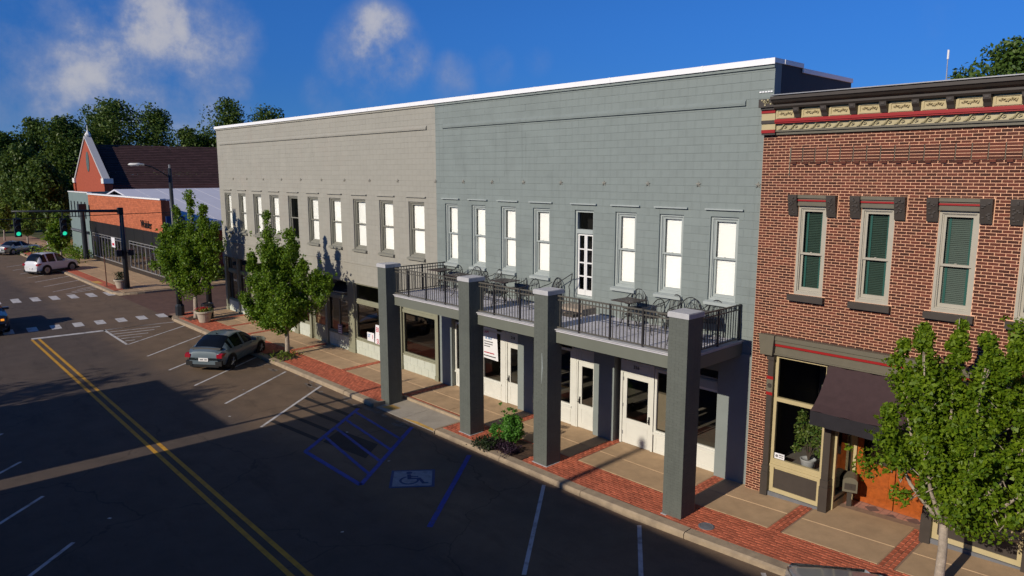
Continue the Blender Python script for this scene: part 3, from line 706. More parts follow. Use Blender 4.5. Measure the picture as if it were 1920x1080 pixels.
# ground floor: block bulkheads, glass, doors, iron posts
def glaze(parent, x0, x1, z0, z1, y, name='display_window', frame=m_olive, fw=.055, glass=m_glass_dk, mull=()):
    m = MB(); m.frame(x0, x1, z0, z1, y-.04, y+.04, fw)
    for q in mull: m.box(q-.025,q+.025,y-.035,y+.035,z0+fw,z1-fw)
    w = m.build(name, frame, parent)
    ed = [x0+fw]+[v for q in mull for v in (q-.025,q+.025)]+[x1-fw]
    for k in range(0, len(ed), 2):
        p = MB(); p.poly([(ed[k],y,z0+fw),(ed[k+1],y,z0+fw),(ed[k+1],y,z1-fw),(ed[k],y,z1-fw)]); p.build('pane', glass, w)
    return w
def bulkhead(parent, x0, x1, z1, mat=m_bulk, y0=.03, y1=.16, z0=.02):
    m = MB(); m.box(x0,x1,y0+.012,y1,z0,z1-.06); m.build('bulkhead', mat, parent)
    h = (z1-.06-z0)/2
    for r in range(2):
        x = x0-(0 if r else .23)
        while x < x1-.03:
            a, b = max(x,x0), min(x+.46,x1)
            if b-a > .05:
                q = MB(); q.cbox(a+.004,b-.004,y0,y0+.012,z0+h*r+.004,z0+h*(r+1)-.004,.005); q.build('bulkhead_block', mat, parent)
            x += .46
    m = MB(); m.box(x0,x1,y0-.02,y1,z1-.06,z1); m.build('bulkhead_cap', m_olive, parent)
def iron_post(parent, x0, x1, z1, mat=m_olive, y0=-.03, y1=.2):
    m = MB(); m.box(x0,x1,y0,y1,0,z1); m.box(x0-.02,x1+.02,y0-.02,y1,0,.22); m.box(x0-.02,x1+.02,y0-.02,y1,z1-.15,z1-.001); m.build('post', mat, parent)
YG = .10
posts = [(-19.42,-19.18),(-17.75,-17.6),(-16.0,-15.6),(-13.6,-13.45),(-11.2,-10.85),(-9.72,-9.55),(-8.22,-8.05),(-6.25,-5.75),(-2.46,-2.3),(-.18,.0)]
for a, b in posts: iron_post(cream, a, b, SFZ-.1)
for i in range(len(posts)-1):
    a, b = posts[i][1], posts[i+1][0]
    if i == 5 or i == 2:   # door bay
        m = MB(); m.frame(a, b, .03, 2.2, YG-.03, YG+.05, .06); m.box(a,b,YG-.03,YG+.06,2.2,2.3); d = m.build('door', m_olive, cream)
        m = MB(); m.frame(a+.07, b-.07, .05, 2.14, YG-.01, YG+.03, .1, .75); m.build('door_leaf', m_olive, d)
        p = MB(); p.poly([(a+.16,YG+.01,.8),(b-.16,YG+.01,.8),(b-.16,YG+.01,2.04),(a+.16,YG+.01,2.04)]); p.build('pane', m_glass_dk, d)
        h = MB(); h.box(b-.16,b-.13,YG-.06,YG-.02,.85,1.1); h.build('handle', m_iron, d)
        glaze(cream, a, b, 2.3, SFZ-.1, YG, 'transom_window')
    else:
        if b-a > .4:
            bulkhead(cream, a, b, .70)
            mu = [(a+b)/2] if b-a > 1.55 and i != 8 and i != 7 else []
            if i == 8: glaze(cream, a, b, .70, 2.34, YG, mull=[]); m = MB(); m.box(a,b,YG-.03,YG+.06,2.34,SFZ-.1); m.box(a,b,YG-.07,YG-.03,2.30,2.42); m.build('transom_panel', m_olive, cream)
            else:
                glaze(cream, a, b, .70, 2.24, YG, mull=mu); m = MB(); m.box(a,b,YG-.06,YG+.06,2.24,2.34); m.build('transom_bar', m_olive, cream)
                glaze(cream, a, b, 2.34, SFZ-.1, YG, 'transom_window')
room(cream, XL+.36, -.05, .03, SFZ-.1, 5.5, M('brown_shop_floor', (.12,.08,.06), .5, .2, 2), M('brown_shop_wall', (.11,.08,.06), .8, .2, 2))
# tan boards standing inside the shop windows
for a, b in ((-7.92,-7.2),(-9.5,-9.1)):
    m = MB(); m.box(a,b,.2,.23,.72,2.15); o = m.build('window_board', M('tan_board', (.55,.40,.22), .8, .05, 3), cream)
# hand-lettered signs in the shop window
m_signw = M('white_sign_board', (.78,.78,.8), .5, .03, 4); m_signr = M('red_lettering', (.5,.02,.05), .6, .05, 4); m_signb = M('blue_lettering', (.04,.2,.5), .6, .05, 4)
sg = MB(); sg.poly([(-4.30,.03,.72),(-3.1,.03,.72),(-3.0,.03,1.53),(-4.22,.03,1.50)]); sg.poly([(-4.22,.042,1.5),(-3.0,.042,1.53),(-3.1,.042,.72),(-4.3,.042,.72)])
sgo = sg.build('hand_lettered_sign', m_signw, loc=(-3.7,.036,.72)); tag(sgo, 'white hand-lettered sign with big red letters in the shop window', 'sign')
for t, z, x in (('BU', 1.22, -4.2), ('T', .97, -3.98), ('SU', .74, -4.18)): text_part(t, m_signr, sgo, .28, (x,.024,z), (1,0,0), (0,0,1), .002)
sg = MB(); sg.poly([(-4.88,.03,.75),(-4.36,.03,.75),(-4.36,.03,1.12),(-4.88,.03,1.10)]); sg.poly([(-4.88,.04,1.1),(-4.36,.04,1.12),(-4.36,.04,.75),(-4.88,.04,.75)])
sgo = sg.build('small_window_sign', m_signw, loc=(-4.6,.035,.75)); tag(sgo, 'small pale sign with blue and red letters beside the red-lettered sign', 'sign')
text_part('ST', m_signb, sgo, .2, (-4.84,.024,.9), (1,0,0), (0,0,1), .002); text_part('I', m_signr, sgo, .24, (-4.5,.024,.87), (1,0,0), (0,0,1), .002)
sg = MB(); sg.box(-7.25,-6.88,.02,.03,.62,1.08); sgo = sg.build('purple_notice', M('purple_notice', (.25,.17,.26), .6, .1, 4), loc=(-7.06,.025,.62)); tag(sgo, 'purple notice with lines of print low in the shop window', 'notice')
m = MB()
for k in range(4): m.box(-7.21,-6.93,.014,.019,.70+.09*k,.735+.09*k)
m.build('print_lines', m_signw, sgo)

# ---- gray-green building
gw = [(.487,1.165),(1.91,2.6),(3.355,4.04),(4.80,5.50),(7.96,8.66),(9.393,10.115),(10.875,11.62)]
GD = (6.489,7.19)
GZ0, GZ1 = 4.455, 6.49; XR = 12.32; GSF = 3.3
holes = [(a,b,GZ0,GZ1) for a, b in gw]+[(GD[0],GD[1],3.99,GZ1)]
m = MB(); wall_panel(m, .002, XR-.005, GSF, TOP, .010, .30, holes); m.box(.05,XR-.2,17.7,18,0,TOP-.5); m.box(.05,XR-.25,.35,17.7,TOP-.9,TOP-.8)
m.build('wall', m_gray, gray)
masonry(gray, 'block', m_gray, .002, XR-.005, GSF+.02, TOP-.02, .010, holes, BW, BH, .009, .007, .005, jit=.0016, jx=.0005, cx=.0003)
for a, b in gw:
    upper_window(gray, a, b, GZ0, GZ1, m_gray_lt); lintel_and_sill(gray, a, b, GZ1, GZ0, m_gray_lt, m_gray_lt)
m = MB(); m.box(GD[0]-.14,GD[1]+.12,-.06,0,GZ1+.16,GZ1+.195); m.build('lintel', m_gray_lt, gray)
# tall glazed balcony door
a, b = GD
m = MB(); m.frame(a, b, 3.99, GZ1, .06, .2, .06); m.box(a+.06,b-.06,.05,.2,5.83,5.95); dr = m.build('balcony_door', m_gray_lt, gray)
p = MB(); p.poly([(a+.06,.14,5.95),(b-.06,.14,5.95),(b-.06,.14,GZ1-.06),(a+.06,.14,GZ1-.06)]); p.build('transom_pane', m_glass_dk, dr)
mid = (a+b)/2
for x0, x1 in ((a+.06,mid),(mid,b-.06)):
    m = MB(); m.frame(x0+.003, x1-.003, 4.06, 5.82, .10, .15, .05, .16)
    for k in range(1, 4): m.box(x0+.05,x1-.05,.10,.15,4.22+(5.77-4.22)*k/4-.018,4.22+(5.77-4.22)*k/4+.018)
    m.build('door_leaf', m_whitetrim, dr)
    for k in range(4):
        z0 = 4.22+(1.55)*k/4; q = MB(); q.poly([(x0+.05,.125,z0+.02),(x1-.05,.125,z0+.02),(x1-.05,.125,z0+.37),(x0+.05,.125,z0+.37)]); q.build('pane', m_glass_dk, dr)
m = MB(); m.box(.36,XR-.36,.5,.6,3.7,GZ1+.3); m.build('dark_window_backing', m_dark, gray)  # dark sheet in place of rooms, their shade painted as near-black
m = MB(); m.box(.42,11.66,-.045,0,9.03,9.06); m.prism([(-.05,9.06),(-.05,9.10),(0,9.17),(0,9.06)],'x',.42,11.66); m.build('band_course', m_gray, gray)
m = MB(); m.box(.002,XR+.02,-.085,.38,TOP,TOP+.10); m.box(.002,XR+.02,-.085,-.065,TOP-.03,TOP); m.build('coping', m_white_metal, gray)
for k in range(4): m = MB(); x = 2.1+2.8*k; m.box(x,x+.05,-.092,.385,TOP-.034,TOP+.105); m.build('coping_seam', m_white_metal, gray)
m = MB(); m.box(.002,XR-.003,-.04,.009,TOP-.1,TOP-.001); m.build('crown_strip', m_gray, gray)
for x in (1.507,2.953,4.396,5.946,7.552,9.005,10.504,12.06): star(gray, x, 7.25, m_gray)
sw_ = MB()
for y0, y1, z in ((.31,1.27,TOP),(1.27,4.0,TOP-.1),(4.0,9,TOP-.32),(9,18,TOP-.6)): sw_.box(XR-.25,XR-.004,y0,y1,0,z)
sw_.build('side_parapet', m_tar, gray)
cp = MB()
for y0, y1, z in ((.38,1.27,TOP),(1.27,4.02,TOP-.1),(4.02,9,TOP-.32),(9,18,TOP-.6)): cp.box(XR-.3,XR+.03,y0,y1,z,z+.1)
cp.build('side_coping', m_white_metal, gray)
m = MB()
for k in range(5): m.box(11.98+.065*k,12.03+.065*k,-.02,-.001,9.28,9.31)
m.build('flashing_tabs', m_white_metal, gray)
# ground floor
GP = [(.10,.78),(4.16,4.86),(7.32,8.06),(11.28,12.18)]
for a, b in GP:
    m = MB(); m.box(a,b,-.02,.32,0,GSF); m.build('pier', m_gray_dk, gray)
m = MB(); m.box(.01,12.3,.05,.3,2.75,GSF); m.build('storefront_header', m_gray_dk, gray)
YS = .14
def white_door(x0, x1, num=None, zt=2.08, hinge_left=True):
    m = MB(); m.frame(x0-.07, x1+.07, sz(x0,0), 2.45, YS-.03, YS+.07, .07, .001); m.box(x0,x1,YS-.02,YS+.06,zt,2.38); d = m.build('door', m_doorwhite, gray)
    z0 = sz(x0, 0)+.01
    m = MB(); m.frame(x0+.004, x1-.004, z0, zt-.01, YS, YS+.045, .13, .72); m.frame(x0+.12,x1-.12,z0+.12,z0+.6,YS-.008,YS,.025); m.build('door_leaf', m_doorwhite, d)
    p = MB(); p.poly([(x0+.13,YS+.02,z0+.72),(x1-.13,YS+.02,z0+.72),(x1-.13,YS+.02,zt-.14),(x0+.13,YS+.02,zt-.14)]); p.build('pane', m_glass_dk, d)
    hx = x1-.07 if hinge_left else x0+.07
    h = MB(); h.box(hx-.025,hx+.025,YS-.012,YS,.78,1.0); h.tube([(hx,YS-.01,.84),(hx,YS-.06,.86),(hx-.05,YS-.06,.86)],.012,6); h.tube([(hx,YS-.012,.95),(hx,YS-.05,.93),(hx,YS-.05,.83)],.01,6); h.build('handle', m_iron, d)
    m = MB()
    for z in (.3,1.1,1.85):
        q = x0+.01 if hinge_left else x1-.01; m.box(q-.02,q+.02,YS-.012,YS,z,z+.1)
    m.build('hinge', m_galv, d)
    m = MB(); m.frame(x0+.1,x1-.1,zt+.05,2.36,YS-.028,YS-.02,.02); m.build('header_panel', m_doorwhite, d)
    if num: text_part(num, m_black, d, .13, ((x0+x1)/2-.13,YS-.03,zt+.17), (1,0,0), (0,0,1), .004, 'door_number')
    return d
def white_window(x0, x1, z0=.62, zt=2.38):
    w = glaze(gray, x0, x1, z0, zt, YS+.02, 'shop_window', m_doorwhite, .07)
    m = MB(); m.box(x0,x1,YS,YS+.08,sz(x0,0),z0); m.box(x0,x1,YS-.05,YS,z0-.05,z0+.02); m.frame(x0+.06,x1-.06,sz(x0,0)+.08,z0-.1,YS-.012,YS,.03); m.build('white_bulkhead', m_doorwhite, gray)
    return w
white_window(.80,2.2); white_window(2.27,3.26); m = MB(); m.box(3.27,3.45,YS-.04,YS+.08,.02,2.45); m.build('mullion_post', m_doorwhite, gray)
white_door(3.52,4.14,'218',hinge_left=False)
white_window(4.88,5.75); white_window(5.76,6.36); m = MB(); m.box(6.37,6.55,YS-.04,YS+.08,.02,2.45); m.build('mullion_post', m_doorwhite, gray)
white_door(6.60,7.30,None,hinge_left=False)
white_door(8.26,9.24,'216')
white_window(9.33,10.5); white_window(10.55,11.27,.62,2.22)
m = MB(); m.box(9.33,11.27,YS-.03,YS+.07,2.39,2.45); m.box(10.55,11.27,YS-.05,YS+.08,2.22,2.42); m.build('transom_bar', m_gray_lt, gray)
for x0, x1 in ((.79,4.15),(4.87,7.31),(8.07,11.27)): glaze(gray, x0, x1, 2.46, 2.75, YS+.02, 'transom_window', m_gray_dk, .05, mull=[x0+(x1-x0)*k/4 for k in (1,2,3)])
room(gray, .36, XR-.3, .04, 2.9, 6, M('grey_shop_floor', (.26,.24,.2), .4, .15, 2), M('shop_wall', (.15,.14,.12), .8, .15, 2))
# poster in the window beside door 218
pm = MB(); pm.poly([(2.34,.12,1.39),(3.07,.125,1.37),(3.0,.125,2.44),(2.34,.12,2.45)]); pm.poly([(2.34,.128,2.45),(3.0,.131,2.44),(3.07,.131,1.37),(2.34,.126,1.39)])
po = pm.build('window_poster', m_signw, loc=(2.7,.125,1.4)); tag(po, 'large white paper poster with red and grey print in the shop window', 'poster')
for t, z, s_, mt in (('LAM', 2.25, .13, m_signr), ('LK BUT', 2.05, .11, m_signb)):
    text_part(t, mt, po, s_, (2.42 if t != 'LAM' else 2.36,.112,z), (1,0,0), (0,0,1), .002)
m = MB(); m.box(2.36,2.95,.11,.116,1.46,1.49); m.build('rule_line', m_black, po)
for z, w, mt in ((1.95,.45,m_galv),(1.87,.38,m_galv),(1.79,.3,m_galv),(1.57,.5,m_signr)):
    m = MB(); q = 2.38
    while q < 2.38+w: d = random.uniform(.02,.06); m.box(q,q+d,.11,.114,z,z+.035); q += d+.015
    m.build('print_line', mt, po)
# boxes left standing inside the shop
for x, y, w, h, c in ((8.75,1.6,.5,1.2,(.45,.38,.28)),(7.05,1.2,.45,.55,(.3,.24,.18)),(6.55,1.9,.6,.5,(.5,.22,.05))):
    m = MB(); m.box(-w/2,w/2,-.2,.2,0,h); m.box(-w/2-.01,w/2+.01,-.21,.21,h,h+.03); o = m.build('cardboard_box', M('box_%d' % int(x*100), c, .8, .08, 4), loc=(x,y,.042), local=True)
    tag(o, {8.75:'tall tan box standing inside behind door 216', 7.05:'brown box low behind the glass of the middle door', 6.55:'orange box behind the brown one inside the middle shop'}[x], 'box')
# ================================================================ balcony on four painted brick columns
bal = thing('balcony', 'grey balcony deck on four square brick columns with thin metal railing', 'balcony', (6.1,-1.2,0))
DZ = 3.605; YF, YB = -2.595, -2.07
COLS = [(.19,.67),(4.41,4.885),(7.485,7.97),(11.57,12.055)]
m = MB(); m.box(.42,11.86,-2.30,-.002,DZ-.06,DZ); dk = m.build('deck', m_deck, bal)
m = MB()
for k in range(1, 10): y = -2.3+.23*k; m.box(.42,11.86,y-.004,y+.004,DZ,DZ+.003)
m.build('deck_seam', m_cap, dk)
m = MB()
for a, b in ((.67,4.41),(4.885,7.485),(7.97,11.57)): m.box(a,b,-2.34,-2.18,DZ-.012,DZ+.012)
m.box(11.72,11.90,-2.07,-.002,DZ-.012,DZ+.012); m.build('deck_edge', m_cap, bal)
for a, b in ((.67,4.41),(4.885,7.485),(7.97,11.57)):
    m = MB(); m.box(a,b,-2.28,-2.1,3.255,DZ-.061); m.build('beam', m_beam, bal)
for x0, x1 in ((11.70,11.87),(.42,.6)):
    m = MB(); m.box(x0,x1,-2.07,-.003,3.255,DZ-.061); m.build('beam', m_beam, bal)
m = MB(); m.box(.6,11.7,-2.1,-.01,3.40,3.46); m.build('soffit', m_gray_dk, bal)
# columns: brick courses round a core
bwc, bhc = .19, .062
pieces = []
for ci, (a, b) in enumerate(COLS):
    zb = -.15 if ci == 0 else sz(a, YF)-.01
    m = MB(); m.box(a+.003,b-.003,YF+.003,YB-.003,zb,4.50); col = m.build('column', m_column, bal)
    m = MB(); m.box(a-.025,b+.025,YF-.025,YB+.05,4.50,4.60); m.box(a-.01,b+.01,YF-.01,YB+.03,4.60,4.615); m.build('cap', m_cap, col)
    z = zb; r = 0; cr = MB()
    while z < 4.49:
        zt = min(z+bhc, 4.498); h = (z+.0022, zt-.0022)
        for face in ('f','r','l'):
            lo, hi = (a, b) if face == 'f' else (YF, YB)
            x = lo-(0 if r % 2 else bwc/2)
            while x < hi-.02:
                p, q = max(x,lo)+.0015, min(x+bwc,hi)-.0015
                if q-p > .02:
                    if face == 'f': cr.box(p,q,YF-random.uniform(0,.0008),YF+.004,h[0],h[1],'k')
                    elif face == 'r': cr.box(b-.004,b+random.uniform(0,.0008),p,q,h[0],h[1],'l')
                    else: cr.box(a-random.uniform(0,.002),a+.004,p,q,h[0],h[1],'r')
                x += bwc
        z += bhc; r += 1
    tag(cr.build('brick_courses', m_column, col), kind='stuff')
    if ci: m = MB(); m.box(a-.03,b+.03,YF-.03,YB+.03,sz(a,YF)-.02,sz(a,YF)+.008); m.build('column_footing', m_cap, col)
m = MB(); m.tube([(7.78,YF-.004,3.0),(7.80,YF-.004,2.6),(7.77,YF-.004,2.2)],[.006,.02,.004],5); m.build('paint_drip', m_gray_lt, bal)
# railing
def rail_section(p0, p1, posts, along):
    """along 'x' or 'y'; posts are positions along it"""
    X = along == 'x'
    def bar(m, a, b, z, r=.014):
        if X: m.box(a,b,p_y-r,p_y+r,z-r,z+r)
        else: m.box(p_y-r,p_y+r,a,b,z-r,z+r)
    a, b, p_y = p0[0], p1[0], p0[1]
    m = MB(); bar(m, a, b, DZ+.86, .017); rl = m.build('railing', m_rail, bal)
    m = MB(); bar(m, a, b, DZ+.755); m.build('middle_rail', m_rail, rl)
    m = MB(); bar(m, a, b, DZ+.055); m.build('bottom_rail', m_rail, rl)
    for q in posts:
        m = MB(); r = .022
        (m.box(q-r,q+r,p_y-r,p_y+r,DZ-.07,DZ+.88) if X else m.box(p_y-r,p_y+r,q-r,q+r,DZ-.07,DZ+.88)); m.build('rail_post', m_iron if not X else m_iron, rl)
    n = int((b-a)/.105); me = None
    for k in range(1, n):
        q = a+(b-a)*k/n
        if any(abs(q-t) < .03 for t in posts): continue
        if me is None:
            m = MB(); r = .0085; m.box(-r,r,-r,r,DZ+.06,DZ+.86); o = m.build('baluster', m_rail, rl, local=True); me = o.data
        else: o = link('baluster', me, rl)
        o.location = Vector((q,p_y,0) if X else (p_y,q,0))-WOFF[rl]
rail_section((.66,-2.25),(4.42,-2.25),(1.43,2.38,3.35),'x')
rail_section((4.88,-2.25),(7.49,-2.25),(5.56,6.6),'x')
rail_section((7.965,-2.25),(11.575,-2.25),(8.72,9.69,10.65),'x')
rail_section((-2.07,11.80),(-.02,11.80),(-1.0,-.06),'y')
rail_section((-2.07,.47),(-.02,.47),(-1.0,-.06),'y')
# step up to the balcony door with its little iron handrail
m = MB(); m.box(6.35,7.35,-.62,-.02,DZ+.001,DZ+.19); st = m.build('door_step', M('weathered_step', (.34,.28,.22), .85, .2, 6, .2, 60), bal)
m = MB(); m.box(6.9,7.3,-.92,-.62,DZ+.001,DZ+.09); m.build('lower_step', m_brown, bal)
m = MB(); m.tube([(6.10,-.22,DZ),(6.10,-.22,4.40)],.012,6); m.tube([(6.52,-.22,DZ+.19),(6.53,-.22,4.2),(6.5,-.22,4.32),(6.58,-.22,4.45),(6.63,-.22,4.7)],.013,6); m.tube([(6.0,-.22,4.30),(6.06,-.22,4.36),(6.12,-.22,4.40),(6.63,-.22,4.7)],.013,6); m.tube([(6.10,-.22,4.2),(6.05,-.22,4.25),(6.04,-.22,4.33)],.009,6)
m.build('handrail', m_iron, bal)
tag(bal.children[-1], None)

# ---- wrought-iron furniture on the deck
def arcpts(f, n): return [f(i/(n-1)) for i in range(n)]
def make_chair():
    t = thing('patio_chair', 'x', 'chair')
    W, D, SH = .24, .23, .40
    m = MB(); P = [(W*math.cos(q)*(1 if math.sin(q) < 0 else .95), -D*math.sin(q)*-1, SH) for q in np.linspace(0, 2*math.pi, 20)[:-1]]
    m.tube(P+[P[0]], .012, 5, cap=False)
    for k in range(-4, 5): y = D*.95*k/4.6; w = W*math.sqrt(max(.05, 1-(y/D)**2)); m.box(-w,w,y-.011,y+.011,SH-.006,SH+.004)
    for k in range(-3, 4): x = W*k/4; w = D*math.sqrt(max(.05, 1-(x/W)**2)); m.box(x-.011,x+.011,-w,w,SH-.012,SH-.006)
    m.build('seat', m_iron, t, local=True)
    hoop = arcpts(lambda u: (W*1.05*math.cos(math.pi*u), .20+.06*math.sin(math.pi*u), SH+.02+.46*math.sin(math.pi*u)**.75 if 0 < u < 1 else SH+.02), 17)
    m = MB(); m.tube(hoop, .012, 5); bf = m.build('back_frame', m_iron, t, local=True)
    m = MB()
    for k in range(1, 10):
        u = k/10; h = hoop[int(u*16+.5)]; m.tube([(h[0]*.8,.19,SH+.01),(h[0]*.95,.22,(SH+h[2])/2),h], .005, 4, cap=False)
    inner = arcpts(lambda u: (W*.62*math.cos(math.pi*u), .20+.05*math.sin(math.pi*u), SH+.02+.34*math.sin(math.pi*u)), 13); m.tube(inner, .007, 4)
    m.build('back_wires', m_iron, bf, local=True)
    for s_ in (-1, 1):
        m = MB(); m.tube([(s_*W*.98,.2,SH+.33),(s_*W*1.12,.1,SH+.26),(s_*W*1.15,-.08,SH+.22),(s_*W*1.12,-.2,SH+.18),(s_*W*1.05,-.22,SH+.1),(s_*W*.95,-.16,SH)], .012, 5); m.build('arm', m_iron, t, local=True)
        for y, fy in ((-.15,-.22),(.17,.26)):
            m = MB(); m.tube([(s_*W*.85,y,SH),(s_*W*.98,(y+fy)/2,SH*.5),(s_*W*.98,fy,.0)], .012, 5); m.build('leg', m_iron, t, local=True)
    m = MB(); m.tube([(-W*.95,-.18,.17),(W*.95,.2,.17)], .006, 4); m.tube([(W*.95,-.18,.17),(-W*.95,.2,.17)], .006, 4); m.build('stretcher', m_iron, t, local=True)
    return t
def make_table():
    t = thing('patio_table', 'x', 'table'); H = .70
    m = MB(); w = .33
    m.box(-w,w,-w,-w+.03,H-.02,H); m.box(-w,w,w-.03,w,H-.02,H); m.box(-w,-w+.03,-w+.03,w-.03,H-.02,H); m.box(w-.03,w,-w+.03,w-.03,H-.02,H)
    m.box(-w+.03,w-.03,-w+.03,w-.03,H-.012,H-.003)
    for k in range(-5, 6): m.box(k*.052-.018,k*.052+.018,-w+.03,w-.03,H-.003,H+.002)
    m.build('table_top', m_table, t, local=True)
    m = MB(); m.tube([(0,0,.02),(0,0,H-.02)], .025, 8); m.lathe([(.0,.30),(.09,.31),(.11,.33),(.09,.35),(.0,.36)], n=10); m.build('pedestal', m_iron, t, local=True)
    m = MB(); m.lathe([(.0,H-.10),(.10,H-.09),(.13,H-.06),(.02,H-.02)], n=10); m.build('collar', m_iron, t, local=True)
    for k in range(4):
        q = math.pi/4+k*math.pi/2; c, s_ = math.cos(q), math.sin(q)
        m = MB(); m.tube([(.02*c,.02*s_,.30),(.14*c,.14*s_,.22),(.22*c,.22*s_,.06),(.30*c,.30*s_,.0)], .012, 5); m.build('leg', m_iron, t, local=True)
    return t
tb = make_table(); ch = make_chair(); first = [True, True]
def place(kind, x, y, rz, label, group):
    i = 0 if kind == 't' else 1; src = (tb, ch)[i]
    o = src if first[i] else copy_tree(src)
    first[i] = False; o.location = (x, y, DZ+.004); o.rotation_euler = (0,0,rz); tag(o, label, None, group)
R_ = math.radians
GT, GC = 'patio tables on the balcony', 'patio chairs on the balcony'
place('t', .98, -.62, R_(5), 'square brown table at the far left end of the balcony', GT)
place('t', 2.42, -.95, R_(-4), 'square brown table behind the second column, left of the balcony door', GT)
place('t', 4.32, -.72, R_(3), 'square brown table nearest the door on its left, chairs pushed in', GT)
place('t', 9.05, -.72, R_(-3), 'square brown table standing alone right of the balcony door', GT)
place('t', 11.05, -.85, R_(4), 'square brown table in the right corner of the balcony', GT)
for x, y, r, lb in ((.78,-.15,0,'iron chair against the wall at the leftmost balcony table'), (1.45,-.45,-80,'iron chair on the right side of the leftmost balcony table'),
                    (2.35,-.38,5,'iron chair tucked behind the table near the second column'), (3.12,-.75,-70,'iron chair turned sideways right of the table near the second column'), (3.25,-.28,-20,'iron chair by the wall right of the second column, behind a turned chair'),
                    (4.30,-.22,0,'iron chair behind the table left of the balcony door'), (4.42,-1.25,175,'iron chair on the railing side of the table left of the door'), (5.35,-.72,-85,'iron chair with its back towards the balcony door steps'), (5.85,-.30,-15,'iron chair by the wall just left of the little handrail'),
                    (8.85,-.25,5,'iron chair by the wall behind the lone table right of the door'), (9.85,-.85,-100,'iron chair drawn aside right of the lone table'), (9.95,-.28,-20,'iron chair by the wall between the two right-hand tables'),
                    (10.62,-.38,25,'iron chair at the left side of the right corner table'), (11.15,-.28,-5,'iron chair by the wall behind the right corner table'), (11.2,-1.5,170,'iron chair between the right corner table and the railing')):
    place('c', x, y, R_(r), lb, GC)
# ================================================================ red brick building on the right
brk = thing('brick_storefront_building', 'dark red brick building with tan and red bracketed cornice and maroon awning', 'building', (15.6,0,0))
BY = -.15; BX0, BX1 = 12.21, 20.6
bw4 = [(13.11,13.73),(14.42,15.06),(15.84,16.51),(17.18,17.86),(18.5,19.17)]
WZ0, WZ1 = 4.90, 6.82
def hood(a, b): return (a-.02, b+.02, WZ1, WZ1+.24)
bh = [(a,b,WZ0,WZ1) for a, b in bw4]+[hood(a,b) for a, b in bw4]
SF = (12.64,20.2,-.1,3.92)
m = MB(); wall_panel(m, BX0, BX1, -.05, 8.9, BY+.006, BY+.32, bh+[SF]); m.box(BX0,BX0+.3,BY+.33,18,0,8.6); m.box(BX1-.3,BX1,BY+.33,18,0,8.6); m.box(BX0+.3,BX1-.3,.4,18,8.1,8.2); m.box(BX0+.3,BX1-.3,17.7,18,0,8.1)
m.build('wall', m_mortar, brk)
LP = (12.87,BX1-.4,7.76,8.055)
masonry(brk, 'brick', m_redbrick, BX0, BX1, 0.0, 8.34, BY+.004, bh+[SF,LP]+[(a-.21,a-.02,6.60,7.06) for a, b in bw4]+[(b+.02,b+.21,6.60,7.06) for a, b in bw4]+[(a-.1,b+.07,4.76,4.90) for a, b in bw4], .176, .0592, .0115, .006, .0025, jit=.0012)
# corbelled course of brick stacks under the cornice
x = LP[0]; k = 0
while x < LP[1]-.2:
    m = MB()
    m.box(x+.012,x+.250,BY-.026,BY+.004,LP[2],LP[3]); cs = m.build('corbel_stack', m_mortar, brk)
    for r in range(5): m = MB(); m.cbox(x+.010,x+.252,BY-.034,BY-.026,LP[2]+r*.059+.005,LP[2]+(r+1)*.059-.007,.003); m.build('corbel_brick', m_redbrick, cs)
    m = MB(); m.box(x-.006,x+.006,BY-.02,BY+.004,LP[2],LP[3]); m.build('stack_joint', m_taupe, brk)
    m = MB(); m.cbox(x+.03,x+.13,BY-.03,BY-.004,7.703,7.757,.004); m.build('dentil', m_redbrick, brk)
    x += .262
m = MB(); m.box(LP[0]-.03,LP[0]-.012,BY-.012,BY+.004,7.46,8.06); m.build('panel_edge', m_taupe, brk)
for a, b in bw4:
    w, bl = upper_window(brk, a, b, WZ0, WZ1, m_sash, yb=BY-.045, blindmat=m_greenblind, sashmat=m_sash, zmid=5.80, tilt=.018, cover=.78)
    for q in (a+.14, b-.17):
        m = MB(); m.box(q,q+.04,BY+.138,BY+.142,WZ0+.12,WZ1-.1); m.build('blind_tape', m_tape, w)
    m = MB(); m.box(a-.10,b+.07,BY-.12,BY+.003,4.765,4.895); m.build('sill', m_brown, brk)
    m = MB(); m.box(a,b,BY-.05,BY,6.82,7.055); m.box(a-.01,b+.01,BY-.085,BY-.05,6.99,7.055); m.box(a,b,BY-.065,BY-.05,6.83,6.89); hd = m.build('window_hood', m_taupe, brk)
    m = MB(); m.box(a,b,BY-.075,BY-.05,6.925,6.96); m.build('red_stripe', m_redtrim, hd)
    for x0, x1 in ((a-.20,a-.005),(b+.005,b+.20)):
        m = MB(); m.prism([(BY-.14,7.06),(BY+.004,7.06),(BY+.004,6.61),(BY-.05,6.61),(BY-.07,6.7),(BY-.13,6.95)], 'x', x0, x1)
        for k in range(10):
            z = random.uniform(6.66,7.0); xx = random.uniform(x0+.04,x1-.04); yy = BY-.05-.09*max(0,(z-6.65)/.35); m.box(xx-.02,xx+.02,yy-.025,yy,z,z+.025)
        m.build('hood_bracket', m_brown, hd)
